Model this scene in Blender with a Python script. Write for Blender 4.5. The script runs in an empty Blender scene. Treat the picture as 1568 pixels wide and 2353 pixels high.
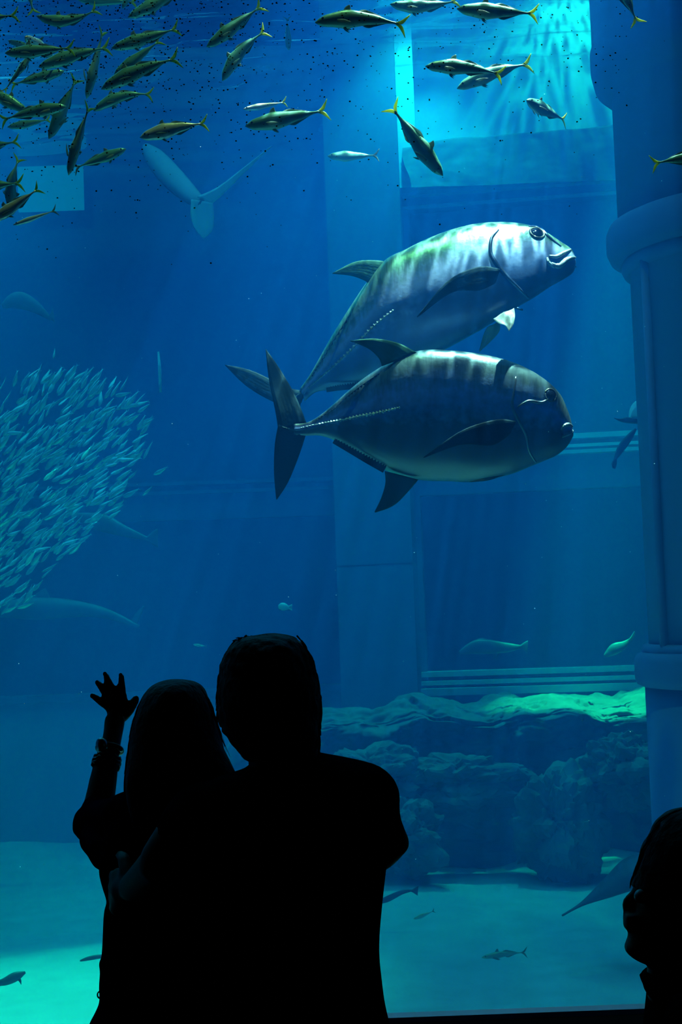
import bpy, bmesh, math, random
from mathutils import Vector, Matrix, noise
from mathutils.bvhtree import BVHTree

scene = bpy.context.scene
COL = scene.collection
W, H, F = 1568.0, 2353.0, 3268.0          # frame in pixels, focal length in pixels (50 mm)

# ------------------------------------------------------------------ camera
cam_d = bpy.data.cameras.new('camera')
cam_d.lens = 50.0
cam_d.sensor_fit = 'VERTICAL'
cam_d.sensor_height = 36.0
cam_d.clip_end = 200
cam = bpy.data.objects.new('camera', cam_d)
COL.objects.link(cam)
cam.matrix_world = (Matrix.Translation((0, 0, 1.75)) @ Matrix.Rotation(math.radians(90 + 3.9), 4, 'X')
                    @ Matrix.Rotation(math.radians(-2.1), 4, 'Z'))
scene.camera = cam
CM = cam.matrix_world.copy()
CAMPOS = CM.translation.copy()
FWD = (CM.to_3x3() @ Vector((0, 0, -1))).normalized()
CRIGHT = (CM.to_3x3() @ Vector((1, 0, 0))).normalized()
CUP = (CM.to_3x3() @ Vector((0, 1, 0))).normalized()

# ------------------------------------------------------------------ colour management and world
vs = scene.view_settings
vs.view_transform = 'Standard'
vs.look = 'None'
vs.exposure = -0.22
vs.gamma = 1.0
vs.use_curve_mapping = False
scene.cycles.use_denoising = True
scene.cycles.max_bounces = 4
scene.cycles.volume_bounces = 0
scene.cycles.use_adaptive_sampling = True
scene.cycles.adaptive_threshold = 0.13
scene.cycles.use_light_tree = False
scene.cycles.transparent_max_bounces = 16
scene.cycles.caustics_reflective = False
scene.cycles.caustics_refractive = False
scene.cycles.sample_clamp_indirect = 4.0
world = bpy.data.worlds.new('World')
scene.world = world
world.use_nodes = True
world.node_tree.nodes['Background'].inputs[0].default_value = (0, 0, 0, 1)
world.node_tree.nodes['Background'].inputs[1].default_value = 0.0


def P(px, py, d):
    """world point seen at pixel (px, py), d metres deep along the lens axis"""
    return CM @ Vector(((px - W / 2) / F * d, -(py - H / 2) / F * d, -d))


def PXM(px, py, d):
    return P(px, py, d)


# ------------------------------------------------------------------ lamps over the tank
SURF_Z = 7.15


def aim(o, target):
    o.rotation_euler = (Vector(target) - o.location).to_track_quat('-Z', 'Y').to_euler()


def area_lamp(name, loc, sx, sy, power, color):
    l = bpy.data.lights.new(name, 'AREA')
    l.shape = 'RECTANGLE'
    l.size, l.size_y = sx, sy
    l.energy = power
    l.color = color
    o = bpy.data.objects.new(name, l)
    o.location = loc
    COL.objects.link(o)
    return o


def spot_lamp(name, loc, target, power, color, angle, blend=0.5, size=0.15, caustic=None):
    l = bpy.data.lights.new(name, 'SPOT')
    l.energy = power
    l.color = color
    l.spot_size = math.radians(angle)
    l.spot_blend = blend
    l.shadow_soft_size = size
    o = bpy.data.objects.new(name, l)
    o.location = loc
    aim(o, target)
    COL.objects.link(o)
    if caustic:
        # cell pattern put into the lamp's strength, imitating ripple caustics
        l.use_nodes = True
        nt = l.node_tree
        em = next(n for n in nt.nodes if n.type == 'EMISSION')
        tc = nt.nodes.new('ShaderNodeTexCoord')
        mp = nt.nodes.new('ShaderNodeMapping')
        mp.inputs['Scale'].default_value = caustic[0]
        nz = nt.nodes.new('ShaderNodeTexNoise')
        nz.inputs['Scale'].default_value = 0.8
        nz.inputs['Detail'].default_value = 1.0
        mx = nt.nodes.new('ShaderNodeVectorMath')
        mx.operation = 'MULTIPLY_ADD'
        mx.inputs[1].default_value = (0.7, 0.7, 0.7)
        vo = nt.nodes.new('ShaderNodeTexVoronoi')
        vo.feature = 'DISTANCE_TO_EDGE'
        vo.inputs['Scale'].default_value = 1.0
        mr = nt.nodes.new('ShaderNodeMapRange')
        mr.inputs['From Min'].default_value = 0.0
        mr.inputs['From Max'].default_value = caustic[1]
        mr.inputs['To Min'].default_value = caustic[2]
        mr.inputs['To Max'].default_value = caustic[3]
        nt.links.new(tc.outputs['Normal'], mp.inputs['Vector'])
        nt.links.new(mp.outputs[0], nz.inputs['Vector'])
        nt.links.new(nz.outputs['Color'], mx.inputs[0])
        nt.links.new(mp.outputs[0], mx.inputs[2])
        nt.links.new(mx.outputs[0], vo.inputs['Vector'])
        nt.links.new(vo.outputs['Distance'], mr.inputs['Value'])
        nt.links.new(mr.outputs[0], em.inputs['Strength'])
    return o


# added overhead fill, unseen, for the haze and the light from above
area_lamp('overhead_fill', (-3.2, 14.2, 8.6), 17, 15, 2250, (0.09, 0.50, 1.0))
# flood lamps over the water, with one added fill for the jacks
spot_lamp('flood_fish', (1.25, 4.70, 7.0), P(960, 745, 5.0), 4200, (1.0, 0.72, 0.84), 30, 0.5, 0.005,
          caustic=((75, 75, 75), 0.22, 3.2, 0.30))
spot_lamp('fill_jacks', (0.0, 3.75, 6.9), P(640, 200, 4.6), 330, (0.95, 0.95, 0.45), 66, 0.9, 0.05)  # unseen fill put in to lift the dark jacks
spot_lamp('flood_ledge', (3.0, 11.9, 8.2), P(1340, 1640, 13.0), 18000, (0.1, 1.0, 0.60), 15, 0.8, 0.1)
spot_lamp('flood_sand', (-2.6, 7.4, 8.2), P(70, 2250, 8.4), 7600, (0.05, 1.0, 0.82), 30, 1.0, 0.15)
spot_lamp('flood_corner', P(958, -110, 13.80), P(945, 300, 13.98), 1750, (0.03, 0.80, 1.0), 80, 1.0, 0.1)
spot_lamp('flood_opening', P(1330, -160, 14.0), P(1310, 240, 14.25), 280, (0.05, 1.0, 0.80), 115, 0.8, 0.02,
          caustic=((14, 5, 5), 0.3, 2.4, 0.3))

# ------------------------------------------------------------------ helpers
def tag(o, label=None, cat=None, group=None, kind=None):
    if label:
        o['label'] = label
    if cat:
        o['category'] = cat
    if group:
        o['group'] = group
    if kind:
        o['kind'] = kind
    return o


def link(o, parent=None):
    COL.objects.link(o)
    if parent is not None:
        o.parent = parent
        o.matrix_parent_inverse = Matrix.Identity(4)
    return o


def empty(name, loc=(0, 0, 0)):
    o = bpy.data.objects.new(name, None)
    o.empty_display_size = 0.1
    o.location = loc
    return link(o)


def mesh_obj(name, verts, faces, mat, parent=None, smooth=True, attr=None):
    """one mesh object; vertices in world space (moved into the parent's space when it has one)"""
    me = bpy.data.meshes.new(name)
    off = Vector((0, 0, 0)) if parent is None else world_loc(parent)
    vs_ = [tuple(Vector(v) - off) for v in verts]
    me.from_pydata(vs_, [], faces)
    me.validate()
    if smooth:
        me.polygons.foreach_set('use_smooth', [True] * len(me.polygons))
    if attr is not None and len(me.vertices) == len(attr):
        a = me.attributes.new('fc', 'FLOAT_COLOR', 'POINT')
        for i, c in enumerate(attr):
            a.data[i].color = (c[0], c[1], c[2], 1.0)
    me.materials.append(mat)
    o = bpy.data.objects.new(name, me)
    return link(o, parent)


def world_loc(o):
    p = Vector((0, 0, 0))
    while o is not None:
        p += o.location
        o = o.parent
    return p


def fix_normals(o):
    bm = bmesh.new()
    bm.from_mesh(o.data)
    bmesh.ops.recalc_face_normals(bm, faces=bm.faces)
    bm.to_mesh(o.data)
    bm.free()
    return o


def catmull(pts, n):
    """n samples through the points (tuples of any length)"""
    pts = [tuple(p) for p in pts]
    m = len(pts)
    out = []
    for i in range(n):
        u = i / (n - 1) * (m - 1)
        k = min(int(u), m - 2)
        t = u - k
        p0, p1, p2, p3 = pts[max(k - 1, 0)], pts[k], pts[k + 1], pts[min(k + 2, m - 1)]
        out.append(tuple(0.5 * (2 * b + (c - a) * t + (2 * a - 5 * b + 4 * c - d) * t * t + (3 * b - a - 3 * c + d) * t ** 3)
                         for a, b, c, d in zip(p0, p1, p2, p3)))
    return out


def lerp_list(xs, ys, x):
    if x <= xs[0]:
        return ys[0]
    for i in range(len(xs) - 1):
        if x <= xs[i + 1]:
            t = (x - xs[i]) / (xs[i + 1] - xs[i])
            t = t * t * (3 - 2 * t) * 0.5 + t * 0.5
            return ys[i] * (1 - t) + ys[i + 1] * t
    return ys[-1]


def skin_rings(rings, cap=True):
    """faces joining a stack of equal rings, first and last closed"""
    n = len(rings[0])
    verts = [v for r in rings for v in r]
    faces = []
    for i in range(len(rings) - 1):
        for j in range(n):
            a, b = i * n + j, i * n + (j + 1) % n
            faces.append((a, b, b + n, a + n))
    if cap:
        faces.append(tuple(range(n - 1, -1, -1)))
        base = (len(rings) - 1) * n
        faces.append(tuple(range(base, base + n)))
    return verts, faces


def tube(path, radii, n=8, flat=1.0, flat_dir=None):
    """tapered tube along points"""
    rings = []
    path = [Vector(p) for p in path]
    ref = Vector((0.3, 0.2, 0.93))
    for i, p in enumerate(path):
        t = (path[min(i + 1, len(path) - 1)] - path[max(i - 1, 0)]).normalized()
        u = flat_dir.copy() if flat_dir is not None else ref.copy()
        u = (u - t * u.dot(t)).normalized()
        v = t.cross(u)
        r = radii[i] if hasattr(radii, '__len__') else radii
        rings.append([p + u * (math.cos(2 * math.pi * k / n) * r * flat) + v * (math.sin(2 * math.pi * k / n) * r) for k in range(n)])
    return skin_rings(rings)


def capsule(path, radii, n=10):
    """tube with rounded ends"""
    path = [Vector(p) for p in path]
    t0 = (path[0] - path[1]).normalized()
    t1 = (path[-1] - path[-2]).normalized()
    r0, r1 = radii[0], radii[-1]
    pp = [path[0] + t0 * r0 * 0.98, path[0] + t0 * r0 * 0.7] + path + [path[-1] + t1 * r1 * 0.7, path[-1] + t1 * r1 * 0.98]
    rr = [r0 * 0.15, r0 * 0.71] + list(radii) + [r1 * 0.71, r1 * 0.15]
    return tube(pp, rr, n)


def merge(parts):
    verts, faces = [], []
    for v, f in parts:
        b = len(verts)
        verts += [Vector(x) for x in v]
        faces += [tuple(i + b for i in q) for q in f]
    return verts, faces


def boxes_mesh(boxes):
    """list of (center, half vectors x,y,z) boxes"""
    out = []
    for c, ax, ay, az in boxes:
        c = Vector(c)
        vsx = [c + ax * i + ay * j + az * k for i in (-1, 1) for j in (-1, 1) for k in (-1, 1)]
        fs = [(0, 1, 3, 2), (4, 6, 7, 5), (0, 4, 5, 1), (2, 3, 7, 6), (0, 2, 6, 4), (1, 5, 7, 3)]
        out.append((vsx, fs))
    return merge(out)


def box_obj(name, lo, hi, mat, parent=None, bevel=0.0):
    lo, hi = Vector(lo), Vector(hi)
    h = (hi - lo) / 2
    v, f = boxes_mesh([((lo + hi) / 2, Vector((h.x, 0, 0)), Vector((0, h.y, 0)), Vector((0, 0, h.z)))])
    o = mesh_obj(name, v, f, mat, parent, smooth=False)
    fix_normals(o)
    if bevel:
        m = o.modifiers.new('bevel', 'BEVEL')
        m.width = bevel
        m.segments = 2
    return o


# ------------------------------------------------------------------ materials
def new_mat(name):
    m = bpy.data.materials.new(name)
    m.use_nodes = True
    nt = m.node_tree
    return m, nt, nt.nodes['Principled BSDF']


def simple_mat(name, col, rough=0.6, metal=0.0, noise_amt=0.0, scale=8.0, bump=0.0, spec=0.5):
    m, nt, b = new_mat(name)
    b.inputs['Base Color'].default_value = (*col, 1)
    b.inputs['Roughness'].default_value = rough
    b.inputs['Metallic'].default_value = metal
    b.inputs['Specular IOR Level'].default_value = spec
    if noise_amt or bump:
        tc = nt.nodes.new('ShaderNodeTexCoord')
        nz = nt.nodes.new('ShaderNodeTexNoise')
        nz.inputs['Scale'].default_value = scale
        nz.inputs['Detail'].default_value = 5
        nt.links.new(tc.outputs['Object'], nz.inputs['Vector'])
        if noise_amt:
            mix = nt.nodes.new('ShaderNodeMix')
            mix.data_type = 'RGBA'
            lo = tuple(c * (1 - noise_amt) for c in col)
            hi = tuple(min(1, c * (1 + noise_amt)) for c in col)
            mix.inputs[6].default_value = (*lo, 1)
            mix.inputs[7].default_value = (*hi, 1)
            nt.links.new(nz.outputs['Fac'], mix.inputs[0])
            nt.links.new(mix.outputs[2], b.inputs['Base Color'])
        if bump:
            bp = nt.nodes.new('ShaderNodeBump')
            bp.inputs['Strength'].default_value = bump
            bp.inputs['Distance'].default_value = 0.03
            nt.links.new(nz.outputs['Fac'], bp.inputs['Height'])
            nt.links.new(bp.outputs[0], b.inputs['Normal'])
    return m


M = {}
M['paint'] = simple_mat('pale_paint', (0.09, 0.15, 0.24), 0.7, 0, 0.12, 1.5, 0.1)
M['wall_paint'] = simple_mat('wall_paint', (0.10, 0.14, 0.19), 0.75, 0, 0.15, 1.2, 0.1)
M['dark_pane'] = simple_mat('dark_pane', (0.02, 0.03, 0.04), 0.12, 0, 0.2, 0.8)
M['sand'] = simple_mat('sand', (0.50, 0.55, 0.55), 0.95, 0, 0.22, 5.0, 0.5)
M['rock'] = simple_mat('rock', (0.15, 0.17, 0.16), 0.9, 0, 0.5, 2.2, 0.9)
M['column'] = simple_mat('column_paint', (0.03, 0.125, 0.30), 0.7, 0, 0.15, 2.0, 0.06)
M['far_hazed_paint'] = simple_mat('far_hazed_paint', (0.07, 0.10, 0.13), 0.8, 0, 0.15, 1.2)  # wall colour darkened so the left bay's rails fade as in haze
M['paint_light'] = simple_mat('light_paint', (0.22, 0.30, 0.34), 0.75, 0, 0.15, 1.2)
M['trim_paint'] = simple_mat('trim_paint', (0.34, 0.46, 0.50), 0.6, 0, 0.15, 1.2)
M['hazed_pillar'] = simple_mat('hazed_pillar_paint', (0.035, 0.055, 0.075), 0.8, 0, 0.15, 1.2)  # darker pillar colour, so the upper part sinks into the haze
M['black_floor'] = simple_mat('black_floor', (0.006, 0.006, 0.007), 0.9, 0, 0.3, 6, 0, 0.1)
M['bank_rock_shaded'] = simple_mat('bank_rock_shaded', (0.05, 0.06, 0.06), 0.9, 0, 0.5, 2.2, 0.9)  # darker copy of the rock, the bank's shade put into its colour
M['black_wall'] = simple_mat('black_wall', (0.004, 0.004, 0.005), 1.0, 0, 0.3, 3, 0, 0.0)
M['sill_metal'] = simple_mat('sill_metal', (0.30, 0.36, 0.55), 0.6, 0.2, 0.1, 20)

# water: coloured scattering and absorption, the same everywhere in the tank
m = bpy.data.materials.new('tank_water')
m.use_nodes = True
nt = m.node_tree
nt.nodes.clear()
out = nt.nodes.new('ShaderNodeOutputMaterial')
sc = nt.nodes.new('ShaderNodeVolumeScatter')
sc.inputs['Color'].default_value = (0.004, 0.25, 0.95, 1)
sc.inputs['Density'].default_value = 0.085
sc.inputs['Anisotropy'].default_value = 0.15
ab = nt.nodes.new('ShaderNodeVolumeAbsorption')
ab.inputs['Color'].default_value = (0.0, 0.86, 0.965, 1)
ab.inputs['Density'].default_value = 0.22
ad = nt.nodes.new('ShaderNodeAddShader')
nt.links.new(sc.outputs[0], ad.inputs[0])
nt.links.new(ab.outputs[0], ad.inputs[1])
nt.links.new(ad.outputs[0], out.inputs['Volume'])
M['water'] = m
m.cycles.homogeneous_volume = True if hasattr(m.cycles, 'homogeneous_volume') else None

# clear acrylic pane: see-through with a faint mirror
m = bpy.data.materials.new('acrylic')
m.use_nodes = True
nt = m.node_tree
nt.nodes.clear()
out = nt.nodes.new('ShaderNodeOutputMaterial')
tr = nt.nodes.new('ShaderNodeBsdfTransparent')
gl = nt.nodes.new('ShaderNodeBsdfGlossy')
gl.inputs['Roughness'].default_value = 0.02
mix = nt.nodes.new('ShaderNodeMixShader')
fr = nt.nodes.new('ShaderNodeFresnel')
fr.inputs['IOR'].default_value = 1.15
nt.links.new(fr.outputs[0], mix.inputs[0])
nt.links.new(tr.outputs[0], mix.inputs[1])
nt.links.new(gl.outputs[0], mix.inputs[2])
nt.links.new(mix.outputs[0], out.inputs[0])
M['acrylic'] = m

# water surface from below: mirror at grazing angles, open above
m = bpy.data.materials.new('water_surface')
m.use_nodes = True
nt = m.node_tree
nt.nodes.clear()
out = nt.nodes.new('ShaderNodeOutputMaterial')
tr = nt.nodes.new('ShaderNodeBsdfTransparent')
gl = nt.nodes.new('ShaderNodeBsdfGlossy')
gl.inputs['Roughness'].default_value = 0.04
mix = nt.nodes.new('ShaderNodeMixShader')
fr = nt.nodes.new('ShaderNodeLayerWeight')
fr.inputs['Blend'].default_value = 0.35
nt.links.new(fr.outputs['Facing'], mix.inputs[0])
nt.links.new(tr.outputs[0], mix.inputs[1])
nt.links.new(gl.outputs[0], mix.inputs[2])
nt.links.new(mix.outputs[0], out.inputs[0])
M['surface'] = m

# lit gallery window far behind
m = bpy.data.materials.new('lit_window')
m.use_nodes = True
nt = m.node_tree
nt.nodes.clear()
out = nt.nodes.new('ShaderNodeOutputMaterial')
em = nt.nodes.new('ShaderNodeEmission')
em.inputs['Color'].default_value = (0.03, 0.55, 1.0, 1)
em.inputs['Strength'].default_value = 0.42
nt.links.new(em.outputs[0], out.inputs[0])
M['lit_window'] = m

# ------------------------------------------------------------------ the viewing room
GLASS_Y = 3.0
SILL_Z = 0.82
box_obj('floor', (-6, -4, -0.2), (6, GLASS_Y - 0.02, 0.0), M['black_floor'])['kind'] = 'structure'
box_obj('wall_front', (-14, GLASS_Y - 0.06, 0.0), (14, GLASS_Y + 0.3, SILL_Z), M['black_wall'])['kind'] = 'structure'
box_obj('wall_lintel', (-14, GLASS_Y - 0.06, 4.2), (14, GLASS_Y + 0.3, 9.2), M['black_wall'])['kind'] = 'structure'
box_obj('ceiling', (-6, -4, 4.2), (6, GLASS_Y - 0.06, 4.4), M['black_wall'])['kind'] = 'structure'
box_obj('wall_rear', (-6, -4.2, 0), (6, -4, 4.2), M['black_wall'])['kind'] = 'structure'
box_obj('wall_left', (-6.2, -4, 0), (-6, GLASS_Y, 4.2), M['black_wall'])['kind'] = 'structure'
box_obj('wall_right', (6, -4, 0), (6.2, GLASS_Y, 4.2), M['black_wall'])['kind'] = 'structure'
# window: acrylic pane, metal strip along its foot
pane = box_obj('window_1', (-14, GLASS_Y + 0.02, SILL_Z), (14, GLASS_Y + 0.10, 4.2), M['acrylic'])
pane['kind'] = 'structure'
tr1 = box_obj('trim_1', (-6, GLASS_Y + 0.258, SILL_Z), (6, GLASS_Y + 0.298, SILL_Z + 0.012), M['sill_metal'])
tr1['kind'] = 'structure'

# ------------------------------------------------------------------ water
wv = box_obj('tank_water', (-15, GLASS_Y + 0.12, -2.2), (15, 26, SURF_Z - 0.2), M['water'])
tag(wv, 'clear blue water filling the whole tank', 'water', kind='stuff')


def grid_mesh(x0, x1, y0, y1, nx, ny, zf):
    verts, faces = [], []
    for j in range(ny + 1):
        for i in range(nx + 1):
            x = x0 + (x1 - x0) * i / nx
            y = y0 + (y1 - y0) * j / ny
            verts.append((x, y, zf(x, y)))
    for j in range(ny):
        for i in range(nx):
            a = j * (nx + 1) + i
            faces.append((a, a + 1, a + nx + 2, a + nx + 1))
    return verts, faces


def surf_z(x, y):
    p = Vector((x * 0.8, y * 3.2, 0.3))
    return SURF_Z + 0.075 * noise.noise(p) + 0.040 * noise.noise(p * 2.3) + 0.010 * noise.noise(p * 5.1)


v, f = grid_mesh(-14, 14, GLASS_Y + 0.31, 25.5, 200, 420, surf_z)
f = [tuple(reversed(q)) for q in f]
o = mesh_obj('water_surface', v, f, M['surface'])
tag(o, 'rippled underside of the water surface at the top', 'water surface', kind='stuff')

# ------------------------------------------------------------------ sand bed
FLOOR_Z = -0.45


def sstep(t):
    t = max(0.0, min(1.0, t))
    return t * t * (3 - 2 * t)


def sand_z(x, y):
    p = Vector((x * 0.35, y * 0.35, 1.7))
    dip = 0.85 * sstep((y - 7.5) / 9.0) * sstep((-0.4 - x) / 1.4)      # the bed falls away at the back left
    dip -= 0.5 * sstep((y - 12.5) / 4.2) * sstep((-0.6 - x) / 1.4)     # and drifts up against the far wall
    return FLOOR_Z - dip + 0.10 * noise.noise(p) + 0.03 * noise.noise(p * 4.1) + 0.012 * noise.noise(p * 16)


v, f = grid_mesh(-14.8, 14.8, GLASS_Y + 0.3, 25.8, 240, 190, sand_z)
o = mesh_obj('tank_bed', v, f, M['sand'])
tag(o, 'pale rippled sand covering the tank bed', 'sand', kind='stuff')


# ------------------------------------------------------------------ far wall with dark panes
def G(px, d):
    p = P(px, 1400, d)
    return Vector((p.x, p.y, 0))


def wall_boxes(A, B, bands):
    """bands: (z0, z1, out, back) boxes running from A to B, 'out' metres towards the viewer"""
    t = (B - A)
    L = t.length / 2
    t.normalize()
    nrm = Vector((t.y, -t.x, 0))
    if nrm.y > 0:
        nrm = -nrm
    res = []
    for z0, z1, out, back in bands:
        c = (A + B) / 2 + nrm * ((out - back) / 2) + Vector((0, 0, (z0 + z1) / 2))
        res.append((c, t * L, nrm * ((out + back) / 2), Vector((0, 0, (z1 - z0) / 2))))
    return res


def wall_part(name, A, B, bands, mat, parent=None, kind='structure'):
    v, f = boxes_mesh(wall_boxes(A, B, bands))
    o = mesh_obj(name, v, f, mat, parent, smooth=False)
    fix_normals(o)
    if kind and parent is None:
        o['kind'] = kind
    return o


A1, B1 = G(955, 14.3), G(2300, 13.55)
wr = wall_part('wall_back', A1, B1, [(-1.0, 0.86, 0.0, 0.4), (2.86, 3.20, 0.0, 0.4), (5.80, 5.92, 0.0, 0.4), ], M['wall_paint'])
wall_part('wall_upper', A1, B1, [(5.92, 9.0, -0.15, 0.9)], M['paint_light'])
# stepped rails
wall_part('trim_2', A1, B1, [(0.86, 0.93, 0.16, 0.2), (0.96, 1.00, 0.10, 0.2), (1.04, 1.09, 0.05, 0.2)], M['trim_paint'])
wall_part('trim_3', A1, B1, [(3.20, 3.235, 0.14, 0.2), (3.27, 3.30, 0.06, 0.2), (3.36, 3.41, 0.04, 0.2)], M['trim_paint'])
wall_part('trim_4', A1, B1, [(5.92, 5.965, 0.10, 0.6), (5.80, 5.83, 0.04, 0.2)], M['trim_paint'])
wall_part('trim_5', A1, A1 + (B1 - A1).normalized() * 0.09, [(1.0, 2.86, 0.0, 0.3), (3.40, 5.8, 0.0, 0.3)], M['wall_paint'])
wall_part('window_2', A1, B1, [(0.9, 2.9, -0.18, 0.24)], M['dark_pane'])
wall_part('window_3', A1, B1, [(3.3, 5.85, -0.18, 0.24)], M['dark_pane'])

wall_part('trim_7', G(900, 14.15), G(1000, 14.12), [(5.95, 9.0, 0.12, 0.5)], M['paint_light'])
# the square pillar between the two bays
PA, PB = G(785, 14.1), G(958, 14.0)
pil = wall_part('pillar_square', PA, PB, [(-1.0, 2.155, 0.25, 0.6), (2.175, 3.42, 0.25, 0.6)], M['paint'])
wall_part('pillar_upper', PA, PB, [(3.42, 9.0, 0.06, 0.6)], M['hazed_pillar'])
pil['kind'] = 'structure'
core = wall_part('pillar_core', PA, PB, [(-1.0, 3.40, 0.235, 0.5)], M['wall_paint'])

# the left bay runs back into the haze
A2, B2 = G(-2300, 16.2), G(790, 16.7)
wall_part('wall_far', A2, B2, [(2.86, 3.16, 0.0, 0.4)], M['far_hazed_paint'])
wall_part('wall_far_base', A2, B2, [(-2.2, 0.80, 0.0, 0.4)], M['paint_light'])  # base coloured paler, standing for light fading up from the sand
wall_part('trim_6', A2, B2, [(0.80, 0.88, 0.10, 0.2), (3.16, 3.20, 0.08, 0.2), (3.27, 3.31, 0.04, 0.2)], M['far_hazed_paint'])
wall_part('window_4', A2, B2, [(0.82, 2.9, -0.12, 0.2)], M['dark_pane'])
wall_part('window_5', A2, B2, [(3.2, 9.0, -0.12, 0.2)], M['dark_pane'])
# a lit opening high in the left bay
LA, LB = G(62, 16.3), G(215, 16.3)
wall_part('window_6', LA, LB, [(6.52, 7.05, 0.0, 0.05)], M['lit_window'])


# ------------------------------------------------------------------ artificial rock ledge under the right bay
def rock_noise(p, s=1.0):
    q = Vector(p) * s
    r = 0.0
    a = 1.0
    for k in range(4):
        d_, pts_ = noise.voronoi(q + Vector((0.3 * noise.noise(q * 2.1), 0.3 * noise.noise(q * 2.1 + Vector((5, 0, 0))), 0)))
        r += a * (0.9 - 1.7 * d_[0] + 0.5 * noise.noise(pts_[0] * 3.7))
        q = q * 2.2 + Vector((3.1, 1.7, 5.3))
        a *= 0.45
    return r / 1.3


def rock_sheet(name, x0, x1, prof, nx, ny, amp, seed, parent=None, mat=None):
    """sheet of rock between x0 and x1: prof(u, x) gives (y, z) from the foot (u=0) over the lip to the back (u=1)"""
    verts, faces = [], []
    for j in range(ny + 1):
        for i in range(nx + 1):
            x = x0 + (x1 - x0) * i / nx
            y, z = prof(j / ny, x)
            n3 = rock_noise((x + seed, y * 0.9, z * 1.1), 0.75)
            n4 = rock_noise((x - seed, y * 1.3, z * 1.4), 2.3)
            up = max(0.0, min(1.0, (j / ny - 0.62) * 6))
            verts.append((x + 0.10 * noise.noise(Vector((x * 2, y * 2, z * 2 + seed))), y - amp * (n3 + 0.35 * n4) * (1 - 0.6 * up),
                          z + amp * 0.30 * (n3 + 0.4 * n4) * (0.35 + 0.65 * up)))
    for j in range(ny):
        for i in range(nx):
            a = j * (nx + 1) + i
            faces.append((a, a + 1, a + nx + 2, a + nx + 1))
    o = mesh_obj(name, verts, faces, mat or M['rock'], parent)
    return o


def ledge_prof(u, x):
    lip = 0.78 + 0.13 * noise.noise(Vector((x * 1.3, 4.2, 0))) + 0.06 * noise.noise(Vector((x * 4.3, 1.2, 0)))
    end = max(0.0, min(1.0, (x + 1.6) / 0.8))
    lip = FLOOR_Z + (lip - FLOOR_Z) * (end * end * (3 - 2 * end))
    front = 12.0 + 0.55 * noise.noise(Vector((x * 0.7, 9.1, 0))) + 0.25 * noise.noise(Vector((x * 2.1, 2.2, 0)))
    if u < 0.62:
        t = u / 0.62
        z = FLOOR_Z - 0.15 + (lip - FLOOR_Z + 0.15) * t
        y = front + 0.55 - 0.50 * t + 0.30 * noise.noise(Vector((x * 1.2, z * 1.6, 6.6)))
        return y, z
    t = (u - 0.62) / 0.38
    return front + 0.08 + t * 1.9, lip + 0.03 * t


rl = rock_sheet('rock_ledge', -1.7, 6.5, ledge_prof, 360, 190, 0.46, 2.0)
tag(rl, 'craggy dark rock ledge under the far right panes, its top lit green', 'rock')

# boulders leaning against the ledge


def boulder(label, px, py, d, r, sq, seed):
    c = P(px, py, d)
    bm = bmesh.new()
    bmesh.ops.create_icosphere(bm, subdivisions=5, radius=1.0)
    for vt in bm.verts:
        q = vt.co.copy()
        k = 0.85 + 0.55 * rock_noise(q * 0.9 + Vector((seed, 0, 0)), 0.8) + 0.22 * rock_noise(q + Vector((0, seed, 0)), 2.2)
        vt.co = c + Vector((q.x * k * r * sq[0], q.y * k * r * sq[1], q.z * k * r * sq[2]))
    me = bpy.data.meshes.new('boulder')
    bm.to_mesh(me)
    bm.free()
    me.materials.append(M['rock'])
    o_ = link(bpy.data.objects.new('boulder', me))
    tag(o_, label, 'rock', 'boulders against the ledge')
    return o_


for b_ in (('jagged boulder jutting highest beside the column', 1440, 1770, 11.4, 0.36, (1.0, 0.8, 1.0), 1.0),
           ('big dark boulder at the foot of the ledge, right of centre', 1270, 1900, 11.3, 0.42, (0.9, 0.8, 1.2), 4.0),
           ('slanting slab of rock in the middle of the ledge face', 1060, 1800, 11.6, 0.45, (1.3, 0.6, 0.6), 7.0),
           ('rounded boulder half behind the man\'s shoulder', 860, 1790, 11.6, 0.42, (1.1, 0.8, 0.7), 12.0),
           ('low boulder beside the man\'s elbow', 935, 1930, 11.2, 0.36, (1.0, 0.8, 0.8), 15.0)):
    boulder(*b_)

# rock rubble behind the upper right opening
PXR = 14.0


def top_rock_prof(u, x):
    crest = 6.42 + 0.07 * (x - 1.5) + 0.05 * noise.noise(Vector((x * 2.0, 1.2, 0)))
    if u < 0.7:
        t = u / 0.7
        return 13.88 + 0.12 * t, 5.9 + (crest - 5.9) * t
    t = (u - 0.7) / 0.3
    return 14.0 + 0.3 * t, crest + 0.03 * t


o = rock_sheet('rock_bank', 0.78, 6.5, top_rock_prof, 160, 40, 0.05, 7.0, None, M['bank_rock_shaded'])
tag(o, 'low rock bank on the sill of the upper right opening', 'rock')

# ------------------------------------------------------------------ round column on the right
CD = 6.0
cc = P(1752, 1400, CD)
CX, CY = cc.x, cc.y


def lathe(profile, n=72):
    rings = []
    for r, z in profile:
        rings.append([Vector((CX + r * math.cos(2 * math.pi * k / n), CY + r * math.sin(2 * math.pi * k / n), z)) for k in range(n)])
    return skin_rings(rings)


def ring_prof(r_in, r_out, z0, z1, b=0.035):
    return [(r_in, z0), (r_out - b, z0), (r_out - b * 0.3, z0 + b * 0.3), (r_out, z0 + b), (r_out, z1 - b), (r_out - b * 0.3, z1 - b * 0.3), (r_out - b, z1), (r_in, z1)]


col = empty('round_column', (CX, CY, FLOOR_Z))
tag(col, 'thick round blue column with ring collars at the right edge', 'column')


def col_part(name, prof, mat):
    v, f = lathe(prof)
    return fix_normals(mesh_obj(name, v, f, mat, col))


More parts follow.
